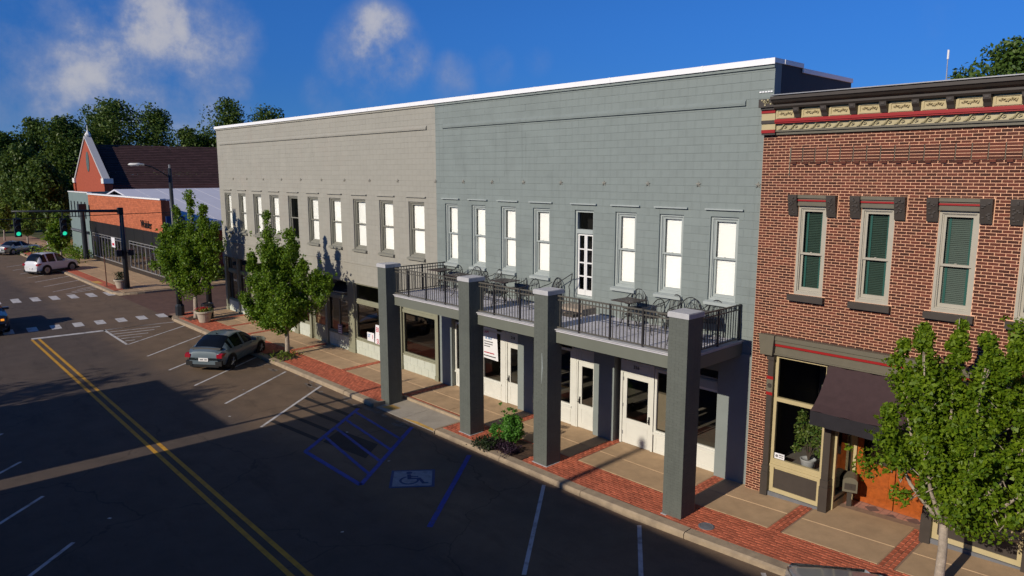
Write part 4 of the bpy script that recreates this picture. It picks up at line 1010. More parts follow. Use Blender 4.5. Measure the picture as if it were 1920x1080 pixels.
# cornice
E0 = 12.53
cor = MB(); cor.box(E0,BX1,BY-.06,BY+.01,8.34,8.40); cor.box(E0,BX1,BY-.10,BY+.01,8.40,8.435); cor_o = cor.build('cornice', m_taupe, brk)
m = MB(); m.box(E0,BX1,BY-.07,BY+.01,8.435,8.572); sc = m.build('scroll_band', m_gold, cor_o)
m = MB(); m.box(E0,BX1,BY-.16,BY+.01,8.572,8.665); m.box(E0,BX1,BY-.18,BY-.16,8.60,8.64); m.build('red_band', m_redtrim, cor_o)
m = MB(); m.box(E0,BX1,BY-.12,BY+.01,8.665,8.88); m.build('frieze', m_tan, cor_o)
m = MB(); m.prism([(BY+.01,8.88),(BY-.22,8.88),(BY-.26,8.92),(BY-.26,8.96),(BY-.34,9.0),(BY-.40,9.06),(BY-.42,9.06),(BY-.42,9.12),(BY+.3,9.14),(BY+.3,8.88)], 'x', E0, BX1); m.build('crown_moulding', m_brown, cor_o)
m = MB(); m.box(E0,BX1,BY-.43,BY+.32,9.141,9.16); m.build('crown_flashing', m_galv, cor_o)
pan = None; brm = None; scr = None
for k in range(14):
    x0 = 13.10+.576*k-.576
    if x0 > BX1-.5: break
    pa, pb_ = max(x0+.02, E0+.02), x0+.576-.145
    m = MB(); m.frame(pa, pb_, 8.68, 8.865, BY-.14, BY-.12, .03)
    cx = (pa+pb_)/2; cz = 8.775
    for q in range(9):
        t = (q-4)/4*.12; m.tube([(cx+t-.015,BY-.125,cz-.02*abs(math.sin(q*1.7))),(cx+t,BY-.15,cz+.03*math.sin(q*1.3)),(cx+t+.02,BY-.125,cz+.02)], .012, 5)
    m.build('frieze_panel', m_tan, cor_o)
    xb = 12.97+.576*k
    m = MB(); m.prism([(BY-.12,8.88),(BY-.12,8.675),(BY-.17,8.675),(BY-.20,8.74),(BY-.26,8.80),(BY-.27,8.88)], 'x', xb, xb+.125); m.box(xb+.03,xb+.095,BY-.275,BY-.262,8.82,8.86); m.build('bracket', m_brown, cor_o)
x = E0+.05
while x < BX1-.3:
    m = MB()
    m.tube([(x,BY-.08,8.45),(x+.05,BY-.095,8.455),(x+.09,BY-.10,8.50),(x+.13,BY-.10,8.55),(x+.19,BY-.09,8.56)], [.006,.014,.016,.014,.006], 6)
    m.tube([(x+.12,BY-.085,8.49),(x+.15,BY-.095,8.475),(x+.185,BY-.095,8.49),(x+.185,BY-.095,8.515),(x+.16,BY-.095,8.522),(x+.15,BY-.09,8.505)], .009, 5)
    for q in range(3): m.tube([(x+.03+.025*q,BY-.075,8.455),(x+.045+.03*q,BY-.10,8.475+.005*q)], [.012,.004], 5)
    m.build('scroll', m_gold, sc); x += .235
# stepped end block of the cornice
for z0, z1, mt, pr in ((8.34,8.38,m_brown,.11),(8.38,8.45,m_redtrim,.13),(8.45,8.58,m_tan,.12),(8.58,8.65,m_brown,.15),(8.65,8.80,m_tan,.14),(8.80,8.87,m_redtrim,.16),(8.87,8.92,m_brown,.2),(8.92,9.10,m_brown,.25)):
    m = MB(); e = .03 if z0 > 8.9 else 0; m.box(BX0-e,E0-.004,BY-pr,BY+.01,z0+.001,z1-.001); m.build('end_block', mt, cor_o)
m = MB()
for k in range(14): q = random.uniform(BX0,E0-.05); z = random.uniform(8.95,9.07); m.box(q,q+.035,BY-.265,BY-.25,z,z+.03)
m.build('end_rosette', m_gold, cor_o)
# ---- storefront
m = MB(); m.box(12.50,20.3,BY-.10,BY+.2,3.52,3.66); m.box(12.50,20.3,BY-.17,BY+.2,3.83,3.925); m.box(12.80,20.3,BY-.14,BY+.2,3.75,3.83); m.box(12.8,20.3,BY-.13,BY+.2,3.49,3.52); m.box(12.8,20.3,BY-.09,BY+.2,3.66,3.69); lin = m.build('storefront_lintel', m_taupe, brk)
m = MB(); m.box(12.80,20.3,BY-.125,BY+.1,3.692,3.748); m.build('red_stripe', m_redtrim, lin)
m = MB(); m.prism([(12.46,3.94),(12.83,3.94),(12.80,3.48),(12.52,3.48)], 'y', BY-.22, BY-.105); m.build('lintel_end', m_taupe, lin)
def pilaster(x0, x1, zt):
    z0 = gx(x0)
    m = MB(); m.box(x0,x1,BY-.09,BY+.12,z0,zt); m.box(x0-.02,x1+.02,BY-.12,BY+.12,z0,z0+.62); m.box(x0-.012,x1+.012,BY-.105,BY+.12,z0+.62,z0+.78); m.box(x0-.02,x1+.02,BY-.12,BY+.1,zt-.14,zt-.01); p = m.build('pilaster', m_brown, brk)
    for z in (2.53,2.90):
        m = MB(); m.box(x0-.012,x1+.012,BY-.10,BY-.09,z,z+.07); m.build('red_stripe', m_redtrim, p)
    m = MB(); m.box(x0-.008,x1+.008,BY-.098,BY-.09,2.60,2.90); m.build('tan_plate', m_taupe, p)
    m = MB(); cx = (x0+x1)/2; m.tube([(cx,BY-.098,2.75),(cx,BY-.115,2.75)], [.055,.045], 12); m.build('rosette', m_brown, p)
pilaster(12.66,12.79,3.49); pilaster(14.02,14.17,3.46); pilaster(16.06,16.21,3.46); pilaster(17.75,17.9,3.46); pilaster(20.0,20.15,3.46)
m_glass_show = glass_mat('show_window_glass', (.88,.9,.9), 1.0)
m_valance = M('navy_valance_canvas', (.020,.018,.022), .9, .1, 6, .1, 200)
def show_window(x0, x1):
    z0 = gx(x0)+.05
    m = MB(); m.frame(x0, x1, .96, 3.48, BY, BY+.08, .07); m.box(x0+.07,x1-.07,BY-.01,BY+.08,2.40,2.49); w = m.build('show_window', m_tan, brk)
    for z_0, z_1 in ((1.03,2.40),(2.49,3.41)):
        p = MB(); p.poly([(x0+.07,BY+.04,z_0),(x1-.07,BY+.04,z_0),(x1-.07,BY+.04,z_1),(x0+.07,BY+.04,z_1)]); p.build('pane', m_glass_show, w)
    m = MB(); m.box(x0,x1,BY+.03,BY+.1,z0,.96); m.frame(x0,x1,z0+.1,.96,BY-.01,BY+.03,.1); m.box(x0,x1,BY-.035,BY+.03,.84,.90); b = m.build('bulkhead', m_tan, brk)
    m = MB(); m.box(x0+.1,x1-.1,BY+.01,BY+.029,z0+.2,.78); m.build('bulkhead_panel', m_brown, b)
    m = MB(); m.box(x0,x1,BY-.06,BY+.1,z0-.1,z0+.1); m.build('plinth', m_slate, brk)
show_window(12.80,14.01); show_window(16.22,17.74); show_window(17.91,19.99)
m = MB(); m.box(14.02,16.21,BY-.02,BY+.12,3.30,3.50); m.build('entry_header', m_taupe, brk)
# recessed entry: tiled floor, slate step, side light, panelled double doors
FZ = .17; YD = .92
m = MB(); m.box(14.10,16.15,BY-.12,BY+.14,0,FZ-.02); m.build('slate_step', m_slate, brk)
m = MB(); m.box(14.18,16.05,BY+.14,YD+.1,0,FZ-.012); fl = m.build('entry_floor', m_slate, brk)
n = 0; ts = .155
xs = np.arange(14.19, 16.0, ts); ys = np.arange(BY+.15, YD+.02, ts)
for i, x in enumerate(xs):
    for j, y in enumerate(ys):
        m = MB(); u = (i+2*j) % 4
        a, b, c_, d = x+.003, x+ts-.003, y+.003, y+ts-.003
        m.poly([(a,c_,FZ),(b,c_,FZ),(b,d,FZ),(a,d,FZ)]); t_ = m.build('tile', m_tilepink, fl)
for (cx, cy) in ((14.75,.30),(15.2,.62),(15.2,.05),(15.65,.30),(15.62,.78),(14.78,.75),(14.45,.05),(15.9,.05)):
    dk_ = random.random() < .3
    for r0, r1 in ((.115,.16),(0,.055)) if not dk_ else ((0,.13),):
        m = MB()
        for q in range(4):
            a0, a1 = q*math.pi/2, (q+1)*math.pi/2
            m.poly([(cx+r0*math.cos(a0)*1.25,cy+r0*math.sin(a0)*1.25,FZ+.003),(cx+r1*math.cos(a0)*1.25,cy+r1*math.sin(a0)*1.25,FZ+.003),(cx+r1*math.cos(a1)*1.25,cy+r1*math.sin(a1)*1.25,FZ+.003),(cx+r0*math.cos(a1)*1.25,cy+r0*math.sin(a1)*1.25,FZ+.003)])
        m.build('tile_inlay', m_tiledark, fl)
for xs_, sgn in ((14.19,1),(16.08,-1)):
    m = MB()
    for y0, y1, z0, z1 in ((BY+.14,BY+.21,FZ,3.2),(YD-.09,YD,FZ,3.2),(BY+.21,YD-.09,FZ,FZ+.18),(BY+.21,YD-.09,FZ+.24,FZ+.32),(BY+.21,YD-.09,3.1,3.2),(BY+.21,YD-.09,2.4,2.48)): m.box(xs_-.03,xs_+.03,y0,y1,z0,z1)
    sl = m.build('side_light', m_tan, brk)
    p = MB(); p.poly([(xs_,BY+.21,FZ+.32),(xs_,YD-.09,FZ+.32),(xs_,YD-.09,3.1),(xs_,BY+.21,3.1)]); p.build('pane', m_glass_dk, sl)
m = MB(); m.box(14.22,14.30,YD-.02,YD+.1,FZ,3.2); m.box(15.98,16.05,YD-.02,YD+.1,FZ,3.2); m.box(14.3,15.98,YD-.02,YD+.1,2.45,2.55); m.box(14.3,15.98,YD,YD+.06,3.1,3.2); m.build('door_frame', m_tan, brk)
for x0, x1 in ((14.31,15.13),(15.15,15.97)):
    m = MB(); m.frame(x0, x1, FZ+.01, 2.44, YD+.01, YD+.06, .12, .95)
    m.frame(x0+.12,x1-.12,FZ+.14,FZ+.44,YD-.002,YD+.01,.035); m.frame(x0+.12,x1-.12,FZ+.5,FZ+.86,YD-.002,YD+.01,.035); d = m.build('wooden_door', m_wooddoor, brk)
    p = MB(); p.poly([(x0+.12,YD+.03,FZ+.96),(x1-.12,YD+.03,FZ+.96),(x1-.12,YD+.03,2.32),(x0+.12,YD+.03,2.32)]); p.build('pane', m_glass_dk, d)
    h = MB(); q = x1-.06 if x0 < 15 else x0+.06; h.tube([(q,YD,1.05),(q,YD-.06,1.08),(q,YD-.06,1.3),(q,YD,1.33)], .012, 6); h.build('handle', m_galv, d)
p = MB(); p.poly([(14.3,YD+.04,2.55),(15.98,YD+.04,2.55),(15.98,YD+.04,3.1),(14.3,YD+.04,3.1)]); p.build('transom_pane', m_glass_dk, brk)
m = MB(); m.box(14.2,16.07,BY+.14,YD,3.2,3.24); m.build('entry_ceiling', m_taupe, brk)
nt_ = MB(); nt_.box(15.30,15.55,YD+.0,YD+.008,1.25,1.6); nto = nt_.build('door_notice', m_signw, loc=(15.42,YD,1.25)); tag(nto, 'white paper notice on the glass of the orange wooden door', 'notice')
m = MB(); m.box(15.34,15.51,YD-.004,YD-.0005,1.46,1.52); m.box(15.38,15.48,YD-.004,YD-.0005,1.32,1.42); m.build('print', m_black, nto)
nt_ = MB(); nt_.box(12.885,13.12,BY+.02,BY+.03,1.04,1.17); nto = nt_.build('window_sticker', m_signw, loc=(13.0,BY+.02,1.04)); tag(nto, 'small white sticker in the lower left corner of the show window', 'sticker')
m = MB(); m.tube([(12.94,BY+.016,1.105),(12.94,BY+.019,1.105)],.035,10); m.box(12.99,13.1,BY+.016,BY+.019,1.12,1.145); m.box(12.99,13.09,BY+.016,BY+.019,1.075,1.095); m.build('print', m_galv, nto)
room(brk, 12.8, 14.15, .9, 3.45, 2.2, m_roomfloor, m_dark, y=.05); room(brk, 16.12, 19.9, .9, 3.45, 2.2, m_roomfloor, m_dark, y=.05)
m = MB(); m.box(12.83,19.9,YD+1.2,YD+1.25,0,3.4); m.build('shop_back_wall', m_room, brk)
# ---- awning
aw = thing('awning', 'dark maroon canvas awning over the wooden shop door', 'awning', (15.1,BY,2.4))
prof = [(BY-.10,3.47),(BY-.2,3.30),(BY-.34,3.10),(BY-.50,2.92),(BY-.68,2.77),(BY-.86,2.66)]
A0, A1 = 14.03, 16.25
m = MB(); N = 12
for (y0,z0), (y1,z1) in zip(prof, prof[1:]):
    for k in range(N):
        xa, xb = A0+(A1-A0)*k/N, A0+(A1-A0)*(k+1)/N
        s0 = .012*math.sin(k*2.1); s1 = .012*math.sin((k+1)*2.1)
        m.poly([(xa,y0,z0+s0),(xa,y1,z1+s0),(xb,y1,z1+s1),(xb,y0,z0+s1)])
m.build('canopy', m_awning, aw, smooth=True)
m = MB(); y1, z1 = prof[-1]
for k in range(N):
    xa, xb = A0+(A1-A0)*k/N, A0+(A1-A0)*(k+1)/N; d0, d1 = .015*math.sin(k*1.7), .015*math.sin((k+1)*1.7)
    m.poly([(xa,y1-.003,z1),(xa,y1-.003+d0,z1-.30),(xb,y1-.003+d1,z1-.30),(xb,y1-.003,z1)])
m.build('valance', m_valance, aw)
for x in (A0,A1):
    m = MB(); P = [(x,y,z) for y, z in prof]+[(x,prof[-1][0],z1-.28),(x,BY-.08,z1-.28)]; m.poly(P); m.build('side_panel', m_awning, aw)
    m = MB(); m.tube([(x,BY-.05,z1-.25),(x,prof[-1][0],z1-.25)], .014, 6); m.tube([(x,BY-.05,3.4),(x,BY-.05,z1-.28)], .012, 6); m.build('arm', m_galv, aw)
# ---- grey drop box by the entry
db = thing('drop_box', 'grey house-shaped drop box in the recessed entry by the wooden door', 'box', (14.36,.52,FZ), R_(20))
m = MB(); m.box(-.05,.05,-.1,.1,0,.40); m.build('stand', m_brown, db, local=True)
m = MB(); P = [(-.15,.40),(.15,.40),(.15,.64)]+[(.15*math.cos(q), .64+.10*math.sin(q)) for q in np.linspace(.2,math.pi-.2,8)]+[(-.15,.64)]; m.prism(P, 'y', -.2, .2); m.build('body', m_taupe, db, local=True)
m = MB(); m.box(-.11,.11,-.215,-.2,.46,.6); m.box(-.03,.03,-.225,-.215,.52,.55); m.build('flap', m_brown, db, local=True)
# ================================================================ buildings along the far block
OY = .91
ob = thing('orange_brick_shop', 'low orange brick shop with black fascia and long aluminium shop windows across the side street', 'building', (-42,OY,0))
OX0, OX1 = -52.0, -32.45; OT = 5.72
m = MB(); m.box(OX0,OX1,OY+.012,OY+.3,3.42,OT); m.box(OX1-.3,OX1-.012,OY+.3,1.5,0,OT-.05); m.box(OX0,OX0+.3,OY+.3,1.5,0,OT-.05); m.build('wall', m_orange, ob)
masonry(ob, 'brick', m_orange, OX0, OX1, 3.42, OT, OY+.012, [], .42, .14, .012, .012, .004, nmax=40)
m = MB(); m.box(OX0-.05,OX1+.03,OY-.06,OY+.36,OT,OT+.1); m.box(OX1-.33,OX1+.04,OY+.36,1.52,OT-.05,OT+.05); m.build('coping', m_white_metal, ob)
m = MB(); m.box(OX0,OX1,OY-.05,OY+.25,2.44,3.42)
for k in range(9): x = OX0+2.17*k; m.box(x,x+.02,OY-.058,OY-.05,2.46,3.40)
m.build('fascia', m_black, ob)
m = MB(); m.box(OX0,OX1,OY,OY+.2,0,.32); m.build('base', m_black, ob)
for a, b, n in ((-51.6,-42.1,10),(-40.7,-32.75,8)):
    m = MB(); m.frame(a, b, .32, 2.42, OY, OY+.1, .07); m.box(a+.07,b-.07,OY+.01,OY+.09,2.15,2.2)
    w = m.build('shop_window', m_alum, ob)
    for k in range(n):
        x0, x1 = a+.07+(b-a-.14)*k/n, a+.07+(b-a-.14)*(k+1)/n
        if k: q = MB(); q.box(x0-.03,x0+.03,OY,OY+.1,.39,2.35); q.build('mullion', m_alum, w)
        p = MB(); p.poly([(x0+.03,OY+.05,.39),(x1-.03,OY+.05,.39),(x1-.03,OY+.05,2.35),(x0+.03,OY+.05,2.35)]); p.build('pane', m_glass_dk, w)
m = MB(); m.box(-42.1,-40.7,OY+.02,OY+.2,0,2.44); m.build('pier', m_black, ob)
for x in (-44.2,-38.6,-34.3,-36.0):
    m = MB(); m.box(x,x+.5,OY+.5,OY+.55,.5,2.1); m.build('display_panel', m_doorwhite, ob)
sg = MB(); sg.box(-45.6,-44.6,OY-.01,OY,1.55,2.35); sg.build('window_sign', m_signw, ob); m = MB(); m.box(-45.4,-44.8,OY-.02,OY-.011,1.7,1.9); m.build('sign_print', m_signr, ob)
room(ob, OX0+.31, OX1-.31, .1, 3.3, 5, m_roomfloor, m_room, y=OY+.25)
text_part('Walsler', m_black, ob, .8, (-37.2,OY-.02,3.62), (1,0,0), (0,0,1), .03, 'sign_letters')
m = MB(); m.box(OX1-.012,OX1+.1,OY+.25,OY+1.5,2.5,4.6); bs = m.build('side_sign', M('blue_sign', (.02,.06,.2), .5, .1, 2), ob)
m = MB(); m.box(OX1+.1,OX1+.11,OY+.4,OY+1.3,3.4,3.5); m.build('sign_line', m_galv, bs)
m = MB(); m.box(OX1-.012,OX1+.7,OY+1.7,OY+5.2,3.5,3.56); m.build('side_canopy', m_galv, ob)
for y in (OY+2.2,OY+4.0):
    m = MB(); m.frame(y, y+1.2, 1.0, 2.6, -.02, .02, .06); mm = MB(); mm.v = [(OX1+.0+p[1], p[0], p[2]) for p in m.v]; mm.f = m.f; mm.mi = m.mi; mm.build('side_window', m_galv, ob)

tl = thing('teal_render_building', 'small grey-teal rendered building with five narrow windows beside the orange brick shop', 'building', (-55.6,OY,0))
m = MB(); hz = [(-58.75+1.28*k,-58.3+1.28*k,3.5,5.0) for k in range(5)]; wall_panel(m, -59.3, OX0-.06, 0, 5.82, OY+.02, OY+.3, hz+[(-54.6,-53.2,0,2.3)]); m.box(-59.3,-59.0,OY+.3,11,0,5.8); m.box(-59.0,OX0-.06,OY+.4,11,5.3,5.4); m.build('wall', m_teal, tl)
for a, b, c_, d in hz:
    q = MB(); q.frame(a, b, c_, d, OY+.08, OY+.16, .05); w = q.build('window', m_brown, tl); p = MB(); p.poly([(a,OY+.12,c_),(b,OY+.12,c_),(b,OY+.12,d),(a,OY+.12,d)]); p.build('pane', m_glass_dk, w)
m = MB(); m.box(-54.6,-53.2,OY+.1,OY+.16,0,2.3); m.build('door', m_slate, tl)
m = MB(); m.box(-59.35,OX0-.06,OY-.03,OY+.34,5.82,5.9); m.build('coping', m_whitetrim, tl)
m = MB(); m.box(-58.9,-52.5,.45,OY,2.35,2.42); m.build('canopy', m_slate, tl)

ch_ = thing('church', 'brick church with steep brown roof and white-trimmed gable behind the shops', 'church', (-72,7,0))
GX, GA, GB, GYc = -75.7, -82.2, -69.2, 6.5; EZ, AZ = 6.7, 11.55
m = MB(); m.prism([(GA,0),(GB,0),(GB,EZ),(GX,AZ),(GA,EZ)], 'y', GYc, GYc+.6); m.box(GA+.6,GB-.6,GYc+.6,26,0,EZ-.3); m.build('gable_wall', m_churchbrick, ch_)
m = MB()
for s_, e in ((1,GB),(-1,GA)): m.prism([(e+.10*s_,EZ-.05),(GX,AZ+.1),(GX,AZ+.34),(e+.2*s_,EZ+.16)], 'y', GYc-.12, GYc+.6)
m.build('gable_coping', m_cap, ch_)
for q in (GB+.1,GA-.1): m = MB(); m.box(q-.48,q+.48,GYc-.22,GYc+.78,EZ-.25,EZ+.3); m.build('kneeler', m_whitetrim, ch_)
for q in (GB+.12,GA-.12): m = MB(); m.box(q-.42,q+.42,GYc-.15,GYc+.7,0,EZ-.35); m.build('buttress', m_churchbrick, ch_)
m = MB(); m.lathe([(.25,AZ+.25),(.36,AZ+.45),(.18,AZ+.7),(.06,AZ+.95),(.03,AZ+1.5),(.001,AZ+1.55)], GX, GYc+.3, 8); m.build('finial', m_whitetrim, ch_)
m = MB(); m.tube([(GX+.4,GYc-.02,8.9),(GX+.4,GYc-.08,8.9)], .001, 4)
P = [(GX+.3+.62*math.cos(q), 8.9+1.15*math.sin(q)) for q in np.linspace(0,2*math.pi,20)[:-1]]; m.prism(P, 'y', GYc-.06, GYc+.01); m.build('oval_window', M('church_glass', (.12,.16,.16), .3, .2, 3), ch_)
RZ = 10.9; m = MB()
nr, nc = 26, 30
for s_, e in ((1,GB+.5),(-1,GA-.5)):
    for i in range(nr):
        t0, t1 = i/nr, (i+1)/nr
        x0, x1 = GX+(e-GX)*t0, GX+(e-GX)*t1; z0, z1 = RZ+(EZ-1.1-RZ)*t0, RZ+(EZ-1.1-RZ)*t1
        for k in range(nc):
            y0, y1 = GYc+.5+20*k/nc, GYc+.5+20*(k+1)/nc; b_ = .04
            m.poly([(x0,y0,z0),(x1,y0,z1+b_),(x1,y1,z1+b_),(x0,y1,z0)])
m.build('roof', m_shingle, ch_)

wb = thing('white_roofed_hall', 'brick hall under a broad white metal roof between shop and church', 'building', (-45,9,0))
m = MB(); m.box(-32.9,-32.6,1.51,40,0,3.9); m.prism([(-51.9,0),(-32.9,0),(-32.9,3.9),(-46,6.1),(-51.9,5.0)], 'y', 39.7, 40); m.build('wall', m_churchbrick, wb)
m = MB()
for k in range(24):
    y0, y1 = 1.53+1.61*k, 1.53+1.61*(k+1)-.03
    m.prism([(-46,6.25),(-32.3,4.2),(-32.3,4.08),(-46,6.13)], 'y', y0, y1); m.prism([(-46,6.25),(-51.9,5.2),(-51.9,5.08),(-46,6.13)], 'y', y0, y1)
    m.box(-46,-46,y0,y1,6,6) if False else None
m.build('roof', m_whiteroof, wb)
m = MB(); m.box(-32.35,-32.22,1.53,40,3.55,4.12); m.build('eaves_fascia', m_whiteroof, wb)
m = MB(); m.tube([(-45.0,13,6.0),(-45.0,13,6.75)], .09, 8); m.build('vent_pipe', m_whitetrim, wb)
m = MB(); m.box(-46.4,-45,15.6,17,6.1,7.1); m.build('rooftop_unit', m_galv, wb)
for y in np.arange(7,38,3.2):
    m = MB(); m.box(-32.61,-32.56,y,y+1.4,1.2,2.6); m.build('window', m_carglass if False else m_brown, wb)

lb = thing('low_dark_building', 'long low dark building with pale fascia at the far end of the street', 'building', (-118,-10,0))
m = MB(); m.box(-126,-118,-40,2,0,4.2); m.build('wall', m_brown, lb); m = MB(); m.box(-126.3,-117.7,-40.3,2.3,4.2,5.0); m.build('fascia', m_taupe, lb)
m = MB(); m.box(-117.95,-117.9,-14,-4,1.2,3.0); m.build('window_band', m_glass_dk, lb)
m = MB(); m.box(-117.6,-117.5,-9.5,-3.5,3.6,5.6); m.build('blue_sign', M('blue_shop_sign', (.03,.08,.35), .5, .1, 2), lb)

# ================================================================ buildings on the opposite side (behind the camera, casting the shade on the road)
TE = math.tan(SUN_EL)
def opp(name, label, x0, x1, y0, h, mat, parapets=()):
    t = thing(name, label, 'building', ((x0+x1)/2, y0, 0))
    holes = []; x = x0+1.0
    while x < x1-1.6: holes.append((x,x+1.0,h*.58,h*.84)); x += 2.4
    gl = [(x0+.6+3.4*k, x0+.6+3.4*k+2.8, .7, 2.7) for k in range(int((x1-x0-.8)/3.4))]
    m = MB(); w = MB(); wall_panel(w, x0, x1, 0, h, 0, .3, holes+gl)
    m.v = [(p[0], y0-p[1], p[2]) for p in w.v]; m.f = [tuple(reversed(f)) for f in w.f]; m.mi = w.mi
    m.box(x0,x0+.3,y0-14,y0-.3,0,h); m.box(x1-.3,x1,y0-14,y0-.3,0,h); m.box(x0+.3,x1-.3,y0-14,y0-13.7,0,h); m.box(x0+.3,x1-.3,y0-13.7,y0-.3,h-.7,h-.6)
    m.build('wall', mat, t)
    for a, b, c_, d in holes+gl:
        q = MB(); q.frame(a, b, c_, d, y0-.2, y0-.12, .06); o = q.build('window', m_whitetrim, t); p = MB(); p.poly([(a,y0-.16,c_),(b,y0-.16,c_),(b,y0-.16,d),(a,y0-.16,d)]); p.build('pane', m_glass_dk, o)
    m = MB(); m.box(x0-.02,x1+.02,y0-.4,y0+.06,h,h+.1); m.build('coping', m_cap, t)
    return t
OYF = -19.5
hA = (-7.25-OYF)*TE-.13-.1; hB = (-3.12-OYF)*TE-.13-.1
opp('tan_brick_shop', 'tan brick shop across the street, lower than its neighbour', -8.0, -1.27, OYF, hA, M('tan_brick', (.4,.3,.2), .8, .1, 5))
obB = opp('long_brick_block', 'long brick commercial block across the street behind the viewpoint', -.42, 34, OYF, hB, M('brown_brick', (.3,.17,.12), .8, .1, 5))
m = MB(); m.box(-.42,.95,OYF-.4,OYF+.05,hB+.1,hB+.1+.6*TE); m.build('raised_parapet', m_cap, obB)
fl_ = MB(); fl_.tube([(0,0,0),(0,0,3.15)], .1, 10); fl_.tube([(0,0,3.15),(0,0,3.3)], [.15,.05], 10)
tag(fl_.build('roof_flue', m_galv, loc=(8.68,OYF-1.2,hB-.7+.1), local=True), 'round metal flue on the roof across the street', 'flue')
pl = MB(); pl.tube([(0,0,0),(0,0,8.0)], [.09,.06], 8); tag(pl.build('utility_pole', m_bark_dk, loc=(-1.2,-17.2,0), local=True), 'slim wooden pole between the two buildings across the street', 'pole', 'utility poles')
# distant poles and the antenna
for (x, y, h, lb_) in ((-100,-9,12,'thin grey utility pole at the left edge by the dark trees'), (-112,-5.5,11,'second thin grey pole before the dark trees')):
    pl = MB(); pl.tube([(0,0,0),(0,0,h)], [.16,.11], 8); tag(pl.build('utility_pole', m_galv, loc=(x,y,-.2), local=True), lb_, 'pole', 'utility poles')
an = thing('antenna_mast', 'thin antenna mast rising behind the brick cornice', 'antenna', (11.2,15,9.0))
m = MB(); m.tube([(0,0,0),(-.02,0,2.7)], .016, 6); m.tube([(.07,0,0),(-.01,0,2.4)], .01, 5); m.build('mast', m_galv, an, local=True); m = MB(); m.tube([(-.02,0,2.65),(-.02,0,2.98)], .035, 8); m.build('aerial', m_whitetrim, an, local=True)
# ================================================================ vegetation
m_leaf_ginkgo = leaf_mat('ginkgo_leaf', (.065,.135,.006), (.20,.29,.015), .35)
m_leaf_street = leaf_mat('street_tree_leaf', (.058,.135,.008), (.18,.28,.02), .34)
m_leaf_far = leaf_mat('woodland_leaf', (.034,.078,.012), (.11,.165,.026), .28)
m_leaf_lime = leaf_mat('young_leaf', (.10,.16,.02), (.19,.25,.035), .3)
m_leaf_shrub = leaf_mat('shrub_leaf', (.05,.17,.018), (.11,.27,.035), .3)
m_leaf_purple = leaf_mat('purple_leaf', (.018,.010,.018), (.055,.028,.05), .2)
m_leaf_dark = leaf_mat('dark_ground_leaf', (.015,.03,.010), (.04,.06,.02), .2)
m_leaf_plant = leaf_mat('houseplant_leaf', (.06,.13,.02), (.2,.24,.05), .25)

def leaves(name, mat, pos, size, parent, out=None, shape='leaf', kind=None, up=.35):
    """many small leaf blades in one mesh; pos: (N,3)"""
    n = len(pos)
    d = RNG.normal(size=(n,3)); 
    if out is not None: d += out*1.1
    d[:,2] += up; d /= np.linalg.norm(d, axis=1)[:,None]
    a = RNG.normal(size=(n,3)); u = np.cross(d, a); u /= np.linalg.norm(u, axis=1)[:,None]; w = np.cross(d, u)
    s = (size*RNG.uniform(.65,1.25,size=n))[:,None]
    if shape == 'fan': k = [(-.5,0),(.28,-.52),(.42,0),(.28,.52)]
    else: k = [(-.55,0),(0,-.32),(.6,0),(0,.32)]
    V = np.empty((n,4,3))
    for i, (p, q) in enumerate(k): V[:,i] = pos+u*s*p+w*s*q
    V[:,1] += d*s*.10; V[:,3] += d*s*.10
    me = bpy.data.meshes.new(name); me.vertices.add(n*4); me.vertices.foreach_set('co', V.reshape(-1))
    me.loops.add(n*4); me.loops.foreach_set('vertex_index', np.arange(n*4, dtype=np.int32))
    me.polygons.add(n); me.polygons.foreach_set('loop_start', np.arange(0,n*4,4,dtype=np.int32)); me.polygons.foreach_set('loop_total', np.full(n,4,dtype=np.int32))
    me.materials.append(mat); me.update(calc_edges=True); me.validate()
    o = link(name, me, parent)
    if kind: tag(o, kind=kind)
    return o
def ball(n, c, r, shell=.55):
    d = RNG.normal(size=(n,3)); d /= np.linalg.norm(d, axis=1)[:,None]
    rad = shell+(1-shell)*RNG.random(n)**.7
    rad = np.where(RNG.random(n) < .25, RNG.random(n)**.5*shell, rad)
    return np.asarray(c)+d*np.asarray(r)*rad[:,None], d

